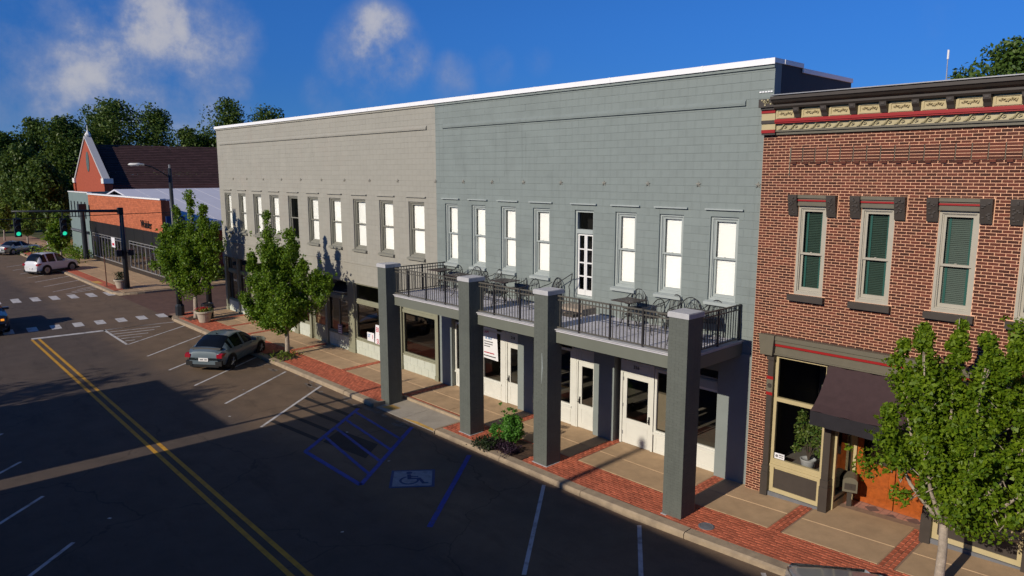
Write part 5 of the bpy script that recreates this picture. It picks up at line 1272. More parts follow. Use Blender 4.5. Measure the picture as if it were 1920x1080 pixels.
def street_tree(name, label, base, leaders, fork, tr, nleaf, size, leaf, bark, shape='leaf', group=None, clump=.34, dense=1.0, cat='tree'):
    """trunk forking into leaders; leaf clumps ride on each leader and its side shoots. leaders: (dx,dy,ztip,width,zlow)"""
    t = thing(name, label, cat, base, 0, group)
    tb_ = MB(); tb_.tube([(0,0,-.05),(.02,-.01,.12),(.03,0,fork*.55),(0,.02,fork)], [tr*1.35,tr,tr*.9,tr*.8], 10)
    limbs = []; P = []; D = []; per = nleaf/sum(max(.3, l[2]-l[4])*l[3] for l in leaders)
    for dx, dy, zt, wd, zl in leaders:
        k1 = Vector((dx*.55, dy*.55, fork+(zt-fork)*.3)); tip = Vector((dx, dy, zt))
        pts = [Vector((0,.02,fork*.92)), Vector((dx*.25,dy*.25,fork+(zt-fork)*.1)), k1, Vector((dx*.85,dy*.85,fork+(zt-fork)*.65)), tip]
        tb_.tube(pts, [tr*.62,tr*.5,tr*.36,tr*.2,tr*.06], 7)
        for c in range(13):   # foliage hugging the leader right up to its tip
            u = .42+.58*(c+RNG.random()*.6)/13; z = zl+(zt-zl)*u; f = min(1, max(0, (z-fork)/(zt-fork))); k_ = .25+.75*f**.7
            cr = clump*(.78-.42*u)*(.8+.5*RNG.random()); p, d = ball(int(nleaf/len(leaders)/42*(1.25-.6*u)), np.array([dx*k_+RNG.normal()*.05, dy*k_+RNG.normal()*.05, z]), (cr,cr,cr*1.3), .3); P.append(p); D.append(d)
        L = zt-zl; nclump = max(5, int(L*wd*11*dense))
        for c in range(nclump):
            u = RNG.random()**.85; z = zl+L*u
            f = min(1, max(0, (z-fork)/(zt-fork)))
            axis = Vector((dx*(.25+.75*f**.7), dy*(.25+.75*f**.7), z))
            prof = wd*(math.sin(math.pi*min(1, (u*.86+.12)))**.75)*(1.0 if u < .6 else (1-(u-.6)*1.75))
            prof = max(.04, prof); q = RNG.random()*2*math.pi; rr = prof*math.sqrt(RNG.random())
            c0 = np.array([axis.x+rr*math.cos(q), axis.y+rr*math.sin(q), z])
            cr = clump*(.55+.75*RNG.random())*(1 if u < .75 else .62)
            n = int(per*L*wd/nclump*(.6+.8*RNG.random()))
            p, d = ball(n, c0, (cr,cr,cr*1.05), .4); P.append(p); D.append(d)
            if RNG.random() < .6:
                m1 = Vector((axis.x*.8+c0[0]*.2, axis.y*.8+c0[1]*.2, z-.15)); tb_.tube([Vector((axis.x,axis.y,max(fork,z-.35))), m1.lerp(Vector(c0),.5), Vector(c0)], [tr*.14,tr*.09,tr*.03], 4, cap=False)
            # stray sprigs breaking the outline
            if RNG.random() < .5:
                e = c0+np.array([math.cos(q),math.sin(q),.5+RNG.random()])*cr*1.25
                p, d = ball(max(3, n//14), e, (cr*.35,)*3, .1); P.append(p); D.append(d)
    tb_.build('trunk', bark, t, local=True, smooth=True)
    o = leaves('crown', leaf, np.concatenate(P), size, t, np.concatenate(D)*.5, shape)
    return t
# foreground ginkgo in front of the brick building
street_tree('ginkgo_tree', 'ginkgo tree with fan leaves standing before the red brick shop', (16.82,-1.75,sz(16.8,-1.75)),
    [(-.95,.05,4.3,.40,1.9),(-.5,-.25,4.65,.36,1.8),(-.1,.15,4.8,.40,2.3),(.45,-.2,4.6,.6,1.6),(.8,.2,4.75,.6,2.0),(1.35,0,4.2,.6,1.9),(-.95,-.35,3.1,.55,1.35),(-.3,-.55,3.2,.65,1.25),(.5,-.6,3.1,.65,1.2),(1.5,-.2,3.0,.6,1.4),(-.3,.4,3.3,.6,1.4),(.25,.5,3.6,.6,1.7)],
    1.25, .085, 48000, .068, m_leaf_ginkgo, m_bark, 'fan', 'street trees', clump=.235, dense=1.25)
street_tree('street_tree', 'bushy green street tree on the pavement in front of the greige building', (-7.54,-2.2,sz(-7.5,-2.2)),
    [(-.55,-.35,5.95,.40,1.9),(.55,.1,5.2,.42,2.2),(-1.15,-.1,5.0,.5,1.7),(1.15,.35,4.1,.55,1.6),(1.55,.75,3.6,.45,2.0),(-1.75,-.6,4.1,.65,1.4),(-.3,.7,4.7,.55,1.7),(.3,-.8,4.2,.65,1.25),(-.9,-.9,3.2,.7,1.1),(.9,-.5,3.1,.7,1.25),(0,0,4.4,.8,1.4),(-1.7,-1.2,2.5,.6,.95),(1.7,1.0,3.4,.5,1.7)],
    1.15, .10, 38000, .098, m_leaf_street, m_bark, 'leaf', 'street trees', clump=.36, dense=1.0)
street_tree('street_tree', 'green street tree beside the dark lamp pole at the street corner', (-18.3,-2.1,sz(-18.3,-2.1)),
    [(.55,-.1,6.45,.5,2.4),(-.7,-.4,5.8,.45,2.4),(1.15,.3,5.9,.5,2.3),(-1.4,-.8,4.9,.6,2.0),(1.6,.7,5.0,.6,2.1),(.2,.6,5.2,.7,1.9),(-.3,-.8,4.6,.75,1.7),(.7,-.7,4.0,.8,1.5),(-1.1,-1.1,3.8,.75,1.5),(1.5,.2,3.8,.7,1.6),(0,0,4.4,.9,1.6),(-1.9,-1.0,3.6,.5,1.8)],
    1.35, .12, 26000, .125, m_leaf_street, m_bark, 'leaf', 'street trees', clump=.42, dense=.8)
lead = [(0,0,3.9,.6,1.5),(.5,.2,3.4,.55,1.5),(-.5,-.3,3.3,.6,1.4),(.2,-.6,2.9,.6,1.3),(-.4,.6,3.1,.55,1.4)]
def scaled(k): return [(a*k,b*k,1.2+(c-1.2)*k,d*k,e) for a, b, c, d, e in lead]
for x, y, k, lb_, lf in ((-50.2,-1.9,1.05,'young street tree behind the white car by the orange shop',m_leaf_street),(-66.5,-1.6,1.25,'slender young street tree beside the silver sedan',m_leaf_lime),(-79,-1.8,1.3,'farthest pale street tree at the left along the pavement',m_leaf_lime),(-60.5,.2,1.15,'young pale tree before the teal building',m_leaf_lime)):
    street_tree('young_tree', lb_, (x,y,.02), scaled(k), 1.3, .09, 2600, .24, lf, m_bark, group='young street trees', clump=.45, dense=.6)

def big_tree(name, label, base, h, rx, ry, n=7000, size=.55, leaf=m_leaf_far, low=.18, group='trees behind the buildings'):
    t = thing(name, label, 'tree', base, 0, group)
    m = MB(); m.tube([(0,0,-.3),(.1,0,h*.25),(0,.1,h*.55),(.1,.1,h*.8)], [h*.028,h*.022,h*.015,h*.004], 8)
    P = []; D = []; nb = 34
    for k in range(nb):
        u = (k+.5)/nb; z = h*(low+(1-low)*u)
        w = math.sin(math.pi*(.13+.82*u))**.7
        q = k*2.4+RNG.random(); rr = math.sqrt(RNG.random())*w*.85
        c = np.array([rx*rr*math.cos(q), ry*rr*math.sin(q), z*.96]); cr = h*(.085+.075*RNG.random())*(.7 if u > .85 else 1)
        p, d = ball(int(n/nb*(.5+RNG.random())), c, (cr*1.15,cr*1.15,cr), .55); P.append(p); D.append(d)
        p, d = ball(int(n/nb*.12), c+RNG.normal(size=3)*cr*.5, (cr*.45,)*3, .3); P.append(p); D.append(d)
        if k % 3 == 0: m.tube([(0,0,z*.55),(c[0]*.5,c[1]*.5,z*.8),tuple(c)], [h*.01,h*.007,h*.002], 5, cap=False)
    m.build('trunk', m_bark_dk, t, local=True); leaves('crown', leaf, np.concatenate(P), size, t, np.concatenate(D)*.8)
    return t
bt = [(-105,17.6,19.0,5.4,5.6,'tallest rounded tree behind the church roof'),(-101,22,18.0,3.6,3.6,'round crown right of the tallest tree behind the church'),(-112,17,18.0,3.9,3.9,'tree directly behind the church gable tip'),
      (-102,10.2,16.0,3.4,3.4,'dark tree just left of the church gable'),(-108,7.2,15.8,3.5,3.5,'dark tree second to the left of the church gable'),(-106,3.0,13.7,3.5,3.5,'lower dark tree at the left edge'),(-107,-1.5,14.2,3.6,3.6,'dark tree cut by the left edge of the photo'),
      (-91,2.6,11.6,3.2,3.2,'lower bushy tree in front of the dark row'),(-85.5,3.6,9.6,2.6,2.6,'small green tree beside the church wall'),(-112,12,15.6,4.2,4.2,'dark tree filling the gap behind the row'),(-97,-3,9.5,3.2,3.2,'low bushy tree behind the grey poles'),
      (-97,25.5,14.6,2.4,2.4,'low tree right of the tallest tree, behind the church roof'),(-99,29.5,13.4,3.0,3.0,'low tree behind the right end of the church roof')]
for x, y, h, rx, ry, lb_ in bt: big_tree('woodland_tree', lb_, (x,y,-.25), h, rx, ry, 9500, .40)
big_tree('broadleaf_tree', 'rounded tree rising behind the left end of the greige roof', (-95.6,31.3,-.25), 19.3, 3.5, 3.5, 9000, .40, m_leaf_far, group='trees behind the buildings')
big_tree('broadleaf_tree', 'right crown of the pair behind the greige roof', (-92,36,-.25), 18.2, 3.2, 3.2, 8000, .40, m_leaf_far, group='trees behind the buildings')
big_tree('broadleaf_tree', 'darker sparse tree at the left corner of the greige roof', (-98.5,28.6,-.25), 15.0, 1.7, 1.7, 2200, .36, m_leaf_far, group='trees behind the buildings')
m_leaf_tr = leaf_mat('roof_tree_leaf', (.05,.10,.015), (.11,.17,.03), .25)
big_tree('broadleaf_tree', 'sunlit green tree behind the cornice at the top right', (9.6,33,-.25), 14.9, 4.2, 4.5, 22000, .24, m_leaf_tr)
big_tree('broadleaf_tree', 'lower sunlit tree behind the antenna mast', (7.8,31,-.25), 13.5, 2.4, 2.5, 10000, .24, m_leaf_tr)
# across the street: the trees whose shadows reach the road
big_tree('broadleaf_tree', 'tree behind the tan brick shop across the street', (-5.2,-27.0,-.2), 9.9, 2.6, 2.2, 2600, .3, m_leaf_street, .3, 'trees across the street')
big_tree('broadleaf_tree', 'tree at the open corner across the street', (-9.3,-27.5,-.2), 9.4, 2.0, 2.4, 1500, .3, m_leaf_street, .3, 'trees across the street')

# ---- shrub in the planting bed, purple ground cover at its foot
sh = thing('shrub', 'round bright green shrub in the pavement bed between two columns', 'shrub', (6.28,-2.28,sz(6,-2.3)))
P = []; D = []; m = MB()
for k in range(52):
    q_ = RNG.normal(size=3); q_ /= np.linalg.norm(q_); q_ *= RNG.random()**.4
    c = np.array([.06+q_[0]*.30, q_[1]*.28, .56+q_[2]*.33]); p, d = ball(120, c, (.14,)*3, .35); P.append(p); D.append(d)
    m.tube([(0,0,0),(c[0]*.4,c[1]*.4,c[2]*.5),tuple(c)], [.012,.008,.003], 4)
for k in range(8):
    c = np.array([RNG.normal()*.2, RNG.normal()*.15, .98+.12*RNG.random()]); p, d = ball(18, c, (.06,)*3, .2); P.append(p); D.append(d)
for k in range(8):
    c = np.array([-.42+RNG.normal()*.1, -.2+RNG.normal()*.1, .2+.25*RNG.random()]); p, d = ball(80, c, (.12,)*3, .3); P.append(p); D.append(d)
m.build('stem', m_bark_dk, sh, local=True); leaves('foliage', m_leaf_shrub, np.concatenate(P), .062, sh, np.concatenate(D)*.5)
gcov = thing('ground_cover_plant', 'low purple and dark green ground cover spilling over the kerb below the shrub', 'plant', (6.3,-2.62,sz(6,-2.6)))
pp = np.stack([RNG.uniform(-.5,.55,1500), RNG.normal(size=1500)*.13, RNG.random(1500)*.15+.02], 1); leaves('purple_foliage', m_leaf_purple, pp, .055, gcov)
pp = np.stack([RNG.uniform(-.85,-.1,1500), -.12+RNG.normal(size=1500)*.16, RNG.random(1500)*.22-.03], 1); leaves('green_foliage', m_leaf_dark, pp, .06, gcov)
def tuft(name, label, loc, n, r, h, leaf, size=.07, cat='plant', group='low plants on the pavement'):
    t = thing(name, label, cat, loc, 0, group); p = np.stack([RNG.normal(size=n)*r, RNG.normal(size=n)*r, RNG.random(n)*h], 1); leaves('foliage', leaf, p, size, t); m = MB()
    for k in range(5): m.tube([(0,0,0),(RNG.normal()*r*.6,RNG.normal()*r*.6,h*.7)], [.01,.003], 4)
    m.build('stem', m_bark_dk, t, local=True)
tuft('low_plant', 'yellow-green plants at the foot of the bushy street tree', (-7.3,-2.45,.02), 260, .28, .22, m_leaf_lime, .09)
tuft('low_plant', 'green tuft at the foot of the young tree behind the white car', (-49.6,-1.7,.02), 240, .5, .4, m_leaf_street, .2)
tuft('low_plant', 'clump of shrubs before the left end of the orange shop', (-53.5,-.1,.02), 500, .8, .8, m_leaf_street, .2)
tuft('low_plant', 'low green bushes before the teal building', (-58.5,-.2,.02), 700, 1.3, .9, m_leaf_street, .22)
for k in range(4): tuft('side_shrub', ['shrub nearest the kerb beside the orange shop','second shrub along the side of the orange shop','third shrub along the side of the orange shop','last shrub along the side street wall'][k], (-31.9,1.7+2.4*k,.04), 420, .45, .85, m_leaf_far if k else m_leaf_street, .17, 'shrub', 'shrubs along the side street')
# ---- plant in the brick shop's show window
pt_ = thing('potted_plant', 'leafy potted plant inside the show window of the brick shop', 'potted plant', (13.55,.14,.92))
m = MB(); m.lathe([(.10,0),(.13,.02),(.17,.2),(.18,.22),(.16,.22),(.15,.18),(.001,.18)], n=16); m.build('pot', m_cap, pt_, local=True, smooth=True)
P = []; m = MB()
for k in range(24):
    c = np.array([RNG.normal()*.24-.05, RNG.normal()*.07, .42+.85*RNG.random()]); P.append(ball(110, c, (.13,.1,.13), .2)[0]); m.tube([(0,0,.18),(c[0]*.3,c[1]*.3,.5),tuple(c)], [.012,.008,.003], 4)
m.build('stems', m_bark_dk, pt_, local=True); leaves('foliage', m_leaf_plant, np.concatenate(P), .07, pt_)
# ================================================================ street furniture
def planter(loc, label, flowers=True):
    t = thing('planter', label, 'planter', loc, 0, 'stone planters at the corner')
    m = MB(); m.lathe([(.001,0),(.25,0),(.27,.04),(.36,.46),(.41,.48),(.43,.52),(.42,.58),(.37,.585),(.35,.5),(.001,.5)], n=24); m.build('pot', m_pot, t, local=True, smooth=False)
    m = MB(); m.lathe([(.345,.501),(.2,.53),(.001,.54)], n=16); m.build('soil', m_earth, t, local=True)
    n = 420; p = np.stack([RNG.normal(size=n)*.15, RNG.normal(size=n)*.15, .52+RNG.random(n)*(.2 if flowers else .55)], 1); leaves('foliage', m_leaf_lime if flowers else m_leaf_dark, p, .09, t)
    if flowers:
        n = 200; p = np.stack([RNG.normal(size=n)*.14-.08, RNG.normal(size=n)*.14-.05, .62+RNG.random(n)*.14], 1); leaves('flowers', leaf_mat('red_petal', (.35,.01,.015), (.55,.03,.03), .2), p, .07, t)
planter((-16.83,-2.2,sz(-16.8,-2.2)), 'stone planter with red flowers beside the corner tree')
planter((-31.8,-2.15,.03), 'stone planter with dark foliage across the side street by the signal pole', False)
tc_ = thing('litter_bin', 'dark slatted litter bin behind the flower planter', 'bin', (-17.6,-1.75,sz(-17.6,-1.7)))
m = MB(); m.lathe([(.001,0),(.24,0),(.25,.02),(.25,.72)], n=18); m.build('body', m_galv, tc_, local=True)
for k in range(18): q = 2*math.pi*k/18; m = MB(); m.tube([(.265*math.cos(q),.265*math.sin(q),.03),(.29*math.cos(q),.29*math.sin(q),.74)], .02, 4); m.build('slat', m_iron, tc_, local=True)
m = MB(); m.lathe([(.30,.74),(.31,.76),(.31,.80),(.2,.84),(.19,.80)], n=18); m.build('lid', m_iron, tc_, local=True)
# lamp pole with cobra-head light
lp = thing('street_lamp', 'tall dark lamp pole with curved arm and pale cobra-head light at the corner', 'street lamp', (-19.69,-2.45,0))
m = MB(); m.tube([(0,0,0),(0,0,7.8)], [.15,.085], 12); m.build('pole', m_pole, lp, local=True, smooth=True)
m = MB(); m.lathe([(.24,0),(.24,.5),(.20,.56),(.16,.62)], n=8); m.build('base', m_pole, lp, local=True)
m = MB(); m.tube([(0,0,7.30),(0,-.45,7.62),(0,-.85,7.85),(0,-1.3,7.97)], .035, 7); m.build('arm', m_pole, lp, local=True)
m = MB(); n = len(m.v)
m.prism([(-1.25,7.93),(-1.25,8.01),(-1.5,8.05),(-1.85,8.04),(-1.95,7.98),(-1.9,7.93)], 'x', -.13, .13); m.build('lamp_head', m_whitetrim, lp, local=True, smooth=True)
m = MB(); m.box(-.1,.1,-1.85,-1.5,7.90,7.93); m.build('lens', m_lampglass, lp, local=True)
m = MB(); m.tube([(0,0,7.8),(0,0,7.98)], .05, 8); m.build('photocell', m_galv, lp, local=True)
m_green = emit_mat('green_signal_light', (.02,.75,.42), 1.0); m_off = M('dark_lens', (.03,.01,.008), .3, .1, 4)
def signal_head(parent, y, z, x=.25):
    m = MB(); m.box(x-.12,x+.12,y-.17,y+.17,z-.55,z+.55); hd = m.build('signal_head', m_pole, parent, local=True)
    for k, mt in enumerate((m_off, m_off, m_green)):
        zz = z+.36-.36*k
        m = MB(); m.tube([(x+.12,y,zz),(x+.135,y,zz)], .12, 12); m.build('lens', mt, hd, local=True)
        m = MB(); n = 8; P = [(y+.135*math.cos(q), zz+.135*math.sin(q)) for q in np.linspace(-.3,math.pi+.3,n)]
        for i in range(n-1): m.poly([(x+.12,P[i][0],P[i][1]),(x+.32,P[i][0],P[i][1]),(x+.32,P[i+1][0],P[i+1][1]),(x+.12,P[i+1][0],P[i+1][1])])
        m.build('visor', m_pole, hd, local=True)
    m = MB(); m.tube([(x-.1,y,z+.55),(x-.1,y,z+.95)], .03, 6); m.build('hanger', m_pole, hd, local=True)
sp = thing('traffic_signal', 'dark mast-arm traffic signal with two green lights across the side street', 'traffic signal', (-31.26,-1.92,0))
m = MB(); m.tube([(0,0,0),(0,0,5.35)], [.17,.12], 12); m.build('pole', m_pole, sp, local=True, smooth=True)
m = MB(); m.lathe([(.3,0),(.3,.06),(.2,.1)], n=10); m.box(-.16,.16,-.2,.1,4.95,5.35); m.build('bracket', m_pole, sp, local=True)
m = MB(); m.tube([(0,-.1,5.14),(0,-5.9,5.3)], [.10,.055], 10); m.build('mast_arm', m_pole, sp, local=True, smooth=True)
signal_head(sp, -3.35, 4.25); signal_head(sp, -5.72, 4.35)
m = MB(); m.box(-.1,.25,-.52,-.2,2.2,2.62); m.box(-.1,.25,.2,.5,2.22,2.6); m.tube([(0,-.3,2.4),(0,.3,2.4)], .03, 6); m.build('pedestrian_signal', m_pole, sp, local=True)
p2 = thing('signal_pole', 'second dark pole behind the corner tree', 'traffic signal', (-20.6,-.55,0))
m = MB(); m.tube([(0,0,0),(0,0,4.6)], [.16,.12], 12); m.build('pole', m_pole, p2, local=True, smooth=True); m = MB(); m.lathe([(.26,0),(.26,.1),(.18,.2)], n=10); m.build('base', m_pole, p2, local=True)
signal_head(p2, 0, 3.6, .25)
p3 = thing('signal_pole', 'black pole at the left end of the orange brick shop', 'pole', (-51.95,.35,0))
m = MB(); m.tube([(0,0,0),(0,0,4.7)], [.22,.18], 10); m.build('pole', m_pole, p3, local=True); m = MB(); m.box(-.3,.3,-.3,.3,4.3,4.9); m.build('head', m_pole, p3, local=True)
wr = MB(); wr.tube([(0,0,0),(0,5,-.12),(0,9,-.05),(0,14,0)], .022, 4); tag(wr.build('span_wire', m_pole, loc=(-31.3,-12.5,4.95), local=True), 'thin black wire strung below the mast arm', 'wire')
bp_ = thing('thin_post', 'thin rusty post standing on the kerb across the side street', 'post', (-33.2,-2.66,0))
m = MB(); m.tube([(0,0,0),(0,0,2.1)], .035, 6); m.build('shaft', M('rusty_steel', (.12,.05,.03), .7, .2, 6), bp_, local=True)
hr = thing('white_stair_rail', 'pair of slanting white stair rails by the teal building', 'railing', (-62.5,-.3,0))
for dy in (0,.9):
    m = MB(); m.tube([(-1.8,dy,.7),(2.2,dy,2.3)], .07, 6); m.build('rail', m_whitetrim, hr, local=True)
    for x, z in ((-1.7,.75),(.2,1.5),(2.1,2.25)): m = MB(); m.tube([(x,dy,0),(x,dy,z)], .05, 6); m.build('post', m_whitetrim, hr, local=True)

# ================================================================ vehicles
def paint(name, col, metal=.4): return M(name, col, .3, .03, 3, metal=metal, spec=.5, coat=.6)
def car(name, label, loc, heading, prof, L, W, mat, glass=m_carglass, rim=m_rim, wheel_r=.30, wx=(.72,3.2), belt=None, group='cars on the street', tail=True, rack=False, spoiler=False, cladding=False, gh=(.4,3.0)):
    """prof: list of (x, z_top, half_width_top, z_belt); x from the rear"""
    t = thing(name, label, 'car', loc, 0, group); t.rotation_euler = (0,0,heading)
    body = MB(); gl = MB(); st = []
    xs = sorted(set([p[0] for p in prof]+[gh[0],gh[1]]+list(np.linspace(0,L,30))))
    def ip(x, k): 
        for a, b in zip(prof, prof[1:]):
            if a[0] <= x <= b[0]: u = (x-a[0])/(b[0]-a[0]+1e-9); return a[k]+(b[k]-a[k])*u
        return prof[-1][k]
    hw = W/2; n = len(xs)
    secs = []
    for x in xs:
        e = min(x, L-x); pinch = 1-.27*max(0, 1-e/.6)**2
        w = hw*pinch; zb = .21+.10*max(0, 1-e/.5); zt = ip(x,1); wt = min(ip(x,2)*pinch if zt-ip(x,3) > .06 else w*.86, w); zs = min(ip(x,3), zt-.01)
        secs.append([(0,zb),(w*.86,zb),(w*.965,zb+.10),(w,zb+.26),(w*.99,zs-.13),(w*.955,zs),(w*.955+(wt-w*.955)*.5,zs+(zt-.06-zs)*.52),(wt,max(zs+.004,zt-.06)),(wt*.84,zt-.008),(wt*.4,zt+.008),(0,zt+.012)])
    def add(mb, i, j, sgn):
        a, b = secs[i], secs[i+1]
        q = [(xs[i],sgn*a[j][0],a[j][1]),(xs[i+1],sgn*b[j][0],b[j][1]),(xs[i+1],sgn*b[j+1][0],b[j+1][1]),(xs[i],sgn*a[j+1][0],a[j+1][1])]
        mb.poly(q if sgn < 0 else q[::-1])
    xr = [p[0] for p in prof]
    rear = (gh[0], gh[2]) if len(gh) > 2 else (gh[0], gh[0]+.6)
    wind = (gh[3], gh[1]) if len(gh) > 3 else (gh[1]-.65, gh[1])
    for i in range(n-1):
        xm = (xs[i]+xs[i+1])/2
        for sgn in (-1,1):
            for j in range(10):
                g_ = False
                if j in (5,6) and gh[0]+.28 < xm < gh[1]-.22:
                    pil = any(abs(xm-p) < .05 for p in (L*.42, L*.2+.1)); g_ = not pil
                if j in (7,8,9) and (rear[0] < xm < rear[1] or wind[0] < xm < wind[1]): g_ = True
                add(gl if g_ else body, i, j, sgn)
    for i, k in ((0,0),(n-1,1)):
        P = [(xs[i], -p[0], p[1]) for p in secs[i]]+[(xs[i], p[0], p[1]) for p in reversed(secs[i][:-1])]
        body.poly(P if k else P[::-1])
    def weld(mb):
        key = {}; v = []; f = []
        for fc in mb.f:
            nf = []
            for q in fc:
                kk = tuple(round(c, 4) for c in mb.v[q])
                if kk not in key: key[kk] = len(v); v.append(mb.v[q])
                if key[kk] not in nf: nf.append(key[kk])
            if len(nf) > 2: f.append(tuple(nf))
        mb.v, mb.f, mb.mi = v, f, [0]*len(f)
    weld(body); weld(gl)
    b_o = body.build('body', mat, t, local=True, smooth=True); g_o = gl.build('windows', glass, t, local=True, smooth=True)
    import bmesh
    for o_ in (b_o, g_o):
        bm = bmesh.new(); bm.from_mesh(o_.data); bmesh.ops.recalc_face_normals(bm, faces=bm.faces[:]); bm.to_mesh(o_.data); bm.free(); o_.data.set_sharp_from_angle(angle=math.radians(38))
    cab = MB(); cab.box(gh[0]+.25,gh[1]-.3,-hw*.72,hw*.72,.5,.9); cab.build('cabin', m_trim, t, local=True)
    if cladding: q = MB(); q.box(.08,L-.1,-hw*1.005,hw*1.005,.22,.36); q.build('cladding', m_trim, t, local=True)
    q = MB(); q.box(.02,.3,-hw*.72,hw*.72,.20,.36); q.build('rear_valance', m_trim, t, local=True)
    q = MB(); q.box(L-.3,L+.004,-hw*.6,hw*.6,.25,.45); q.build('grille', m_trim, t, local=True)
    for x in wx:
        for sgn in (-1,1):
            y = sgn*(hw-.085)
            q = MB(); q.tube([(x,y-.1*1,wheel_r),(x,y+.1,wheel_r)], wheel_r, 20); w = q.build('wheel', m_tyre, t, local=True)
            q = MB(); q.tube([(x,sgn*(hw-.01),wheel_r),(x,sgn*(hw+.022),wheel_r)], wheel_r*.62, 16)
            q.build('rim', rim, w, local=True)
            q = MB()
            for s_ in range(5):
                a = s_*2*math.pi/5; q.tube([(x,sgn*(hw+.026),wheel_r),(x+wheel_r*.58*math.cos(a),sgn*(hw+.026),wheel_r+wheel_r*.58*math.sin(a))], [.03,.022], 4)
            q.build('spoke', m_rim if rim is m_rim_dk else m_galv, w, local=True)
            A = wheel_r*1.17; q = MB(); N = 14; P = [(x+A*math.cos(math.pi*i/N), wheel_r+A*math.sin(math.pi*i/N)) for i in range(N+1)]+[(x-A,.2),(x+A,.2)]
            q.v = [(p[0], sgn*(hw+.004), p[1]) for p in P]; q.f = [tuple(range(len(P)))]; q.mi = [0]; q.build('wheel_arch', m_trim, t, local=True)
    zt = ip(.06,3)
    for sgn in (-1,1):
        q = MB(); q.prism([(-.012,zt-.17),(-.012,zt-.05),(.10,zt-.0),(.36,zt-.03),(.20,zt-.10),(.05,zt-.16)], 'y', sgn*hw*.66, sgn*hw*.93); q.build('tail_lamp', m_tail, t, local=True)
        q = MB(); q.prism([(L-.35,.52),(L-.06,.47),(L-.03,.53),(L-.3,.60)], 'y', sgn*hw*.5, sgn*hw*.80); q.build('headlamp', m_lampglass, t, local=True)
        q = MB(); q.box(gh[1]-.42,gh[1]-.26,min(sgn*hw*.9,sgn*(hw+.16)),max(sgn*hw*.9,sgn*(hw+.16)),ip(gh[1]-.4,3)+.0,ip(gh[1]-.4,3)+.12); q.build('mirror', mat, t, local=True)
        for x in (L*.42-.2, L*.62-.2): q = MB(); q.box(x,x+.16,min(sgn*hw*.985,sgn*(hw+.015)),max(sgn*hw*.985,sgn*(hw+.015)),ip(x,3)-.1,ip(x,3)-.07); q.build('door_handle', mat, t, local=True)
    q = MB(); q.box(-.03,.02,-.2,.2,.44,.57); q.build('licence_plate', m_plate, t, local=True)
    q = MB(); q.box(-.035,-.031,-.15,-.05,.485,.535); q.box(-.035,-.031,0,.14,.485,.535); q.build('plate_mark', m_galv, t, local=True)
    if spoiler: q = MB(); q.prism([(.16,.87),(.20,.93),(.42,.90),(.42,.87)], 'y', -hw*.75, hw*.75); q.build('spoiler', m_trim, t, local=True)
    if spoiler:
        for sgn in (-1,1): q = MB(); q.prism([(-.01,.26),(-.01,.44),(.1,.46),(.12,.28)], 'y', sgn*hw*.58, sgn*hw*.9); q.build('bumper_vent', m_trim, t, local=True)
    q = MB(); q.tube([(gh[0]+.75,0,ip(gh[0]+.75,1)),(gh[0]+.62,0,ip(gh[0]+.75,1)+.09)], [.03,.008], 5); q.build('aerial', m_trim, t, local=True)
    return t
HD = math.atan2(.78,-.62)
hatch = [(0,.62,.62,.60),(.05,.80,.66,.74),(.18,.87,.64,.80),(.38,.93,.60,.83),(.68,1.13,.57,.83),(1.05,1.27,.55,.82),(1.6,1.32,.54,.81),(2.15,1.27,.54,.80),(2.55,1.10,.57,.79),(2.95,.86,.63,.80),(3.3,.80,.66,.78),(3.75,.70,.68,.68),(4.05,.55,.66,.53),(4.1,.44,.62,.42)]
car('hatchback', 'grey hatchback parked nose-in at the kerb by the greige building', (-7.75,-5.55,rz(0)), HD, [(x*.92,z,w,b) for x,z,w,b in hatch], 3.77, 1.66, paint('grey_car_paint', (.13,.17,.195), .2), rim=m_rim_dk, spoiler=True, wx=(.66,2.95), gh=(.33,2.71,.95,2.1))
suv = [(x*.86,z*1.08,w,b*1.06) for x,z,w,b in [(0,.70,.66,.68),(.04,.88,.68,.84),(.14,1.02,.66,.90),(.30,1.28,.60,.92),(.62,1.47,.55,.92),(1.2,1.52,.55,.91),(2.0,1.49,.55,.90),(2.45,1.36,.57,.89),(2.95,.98,.64,.90),(3.4,.92,.67,.88),(3.9,.82,.68,.80),(4.12,.66,.66,.62),(4.2,.5,.62,.48)]]
car('sport_utility_car', 'white sport utility car parked by the orange shop', (-44.3,-5.1,rz(0)), math.atan2(.87,-.5), suv, 3.612, 1.68, paint('white_car_paint', (.66,.67,.68), .0), wheel_r=.36, wx=(.66,2.85), cladding=True, gh=(.10,2.54,.55,1.98))
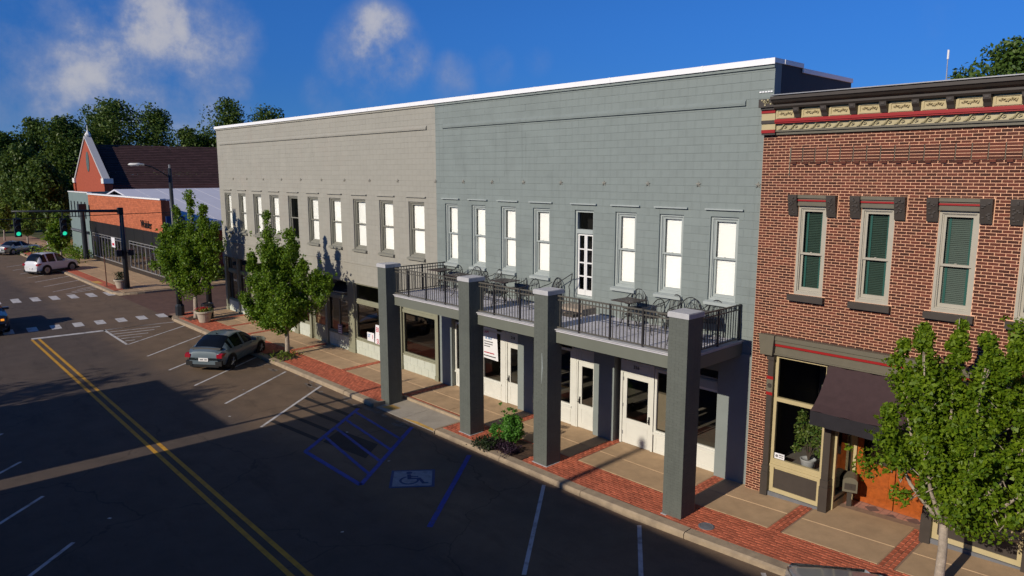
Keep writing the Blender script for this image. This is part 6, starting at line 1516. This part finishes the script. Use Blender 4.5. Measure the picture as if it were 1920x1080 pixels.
sedan = [(0,.62,.62,.60),(.05,.82,.66,.76),(.5,.88,.66,.81),(.75,.90,.62,.81),(1.25,1.20,.54,.80),(1.7,1.27,.53,.79),(2.2,1.22,.54,.78),(2.95,.83,.64,.77),(3.5,.76,.66,.74),(4.0,.62,.66,.6),(4.3,.44,.6,.42)]
car('sedan', 'silver sedan parked at the left edge of the photo', (-62.3,-4.6,rz(0)), math.atan2(.80,-.6), sedan, 4.3, 1.62, paint('silver_car_paint', (.36,.36,.34), .5), gh=(.72,2.95,1.3,2.25))
car('compact_car', 'pale silver car at the kerb below the ginkgo tree, only its roof showing', (17.98,-6.55,rz(17)), math.atan2(.80,-.6), hatch, 4.1, 1.66, paint('pale_silver_paint', (.42,.45,.48), .5), gh=(.36,2.95,1.0,2.28))
pick = [(0,.80,.68,.78),(.05,.98,.7,.94),(1.45,.98,.7,.95),(1.5,1.05,.66,.98),(1.62,1.60,.58,.98),(2.6,1.64,.57,.97),(3.25,1.02,.66,.98),(3.6,1.0,.7,.96),(4.5,.94,.7,.9),(4.72,.80,.68,.74),(4.8,.55,.66,.5)]
pk = car('pickup_truck', 'dark pickup truck waiting at the crosswalk on the left edge', (-25.6,-10.6,rz(0)), math.radians(-2), pick, 4.8, 1.85, paint('dark_blue_paint', (.018,.022,.035), .2), wheel_r=.38, wx=(.95,3.75), gh=(1.5,3.25,1.7,2.65))
for sgn in (-1,1):
    q = MB(); q.box(4.70,4.79,min(sgn*.55,sgn*.68),max(sgn*.55,sgn*.68),.72,.8); q.build('turn_signal', emit_mat('amber_lamp', (1,.35,.03), .9), pk, local=True)
car('sedan', 'dark sedan driving up the far lane behind the pickup', (-42.5,-11.3,rz(0)), math.radians(-1), sedan, 4.3, 1.62, paint('dark_grey_paint', (.04,.04,.045), .3), gh=(.72,2.95,1.3,2.25))
# ================================================================ to metres
seen = set()
S4 = Matrix.Scale(SC, 4)
for o in bpy.data.objects:
    if o.type in ('CAMERA', 'LIGHT'): continue
    o.location = o.location*SC
    if o.type == 'MESH' and o.data.name not in seen:
        seen.add(o.data.name); o.data.transform(S4)
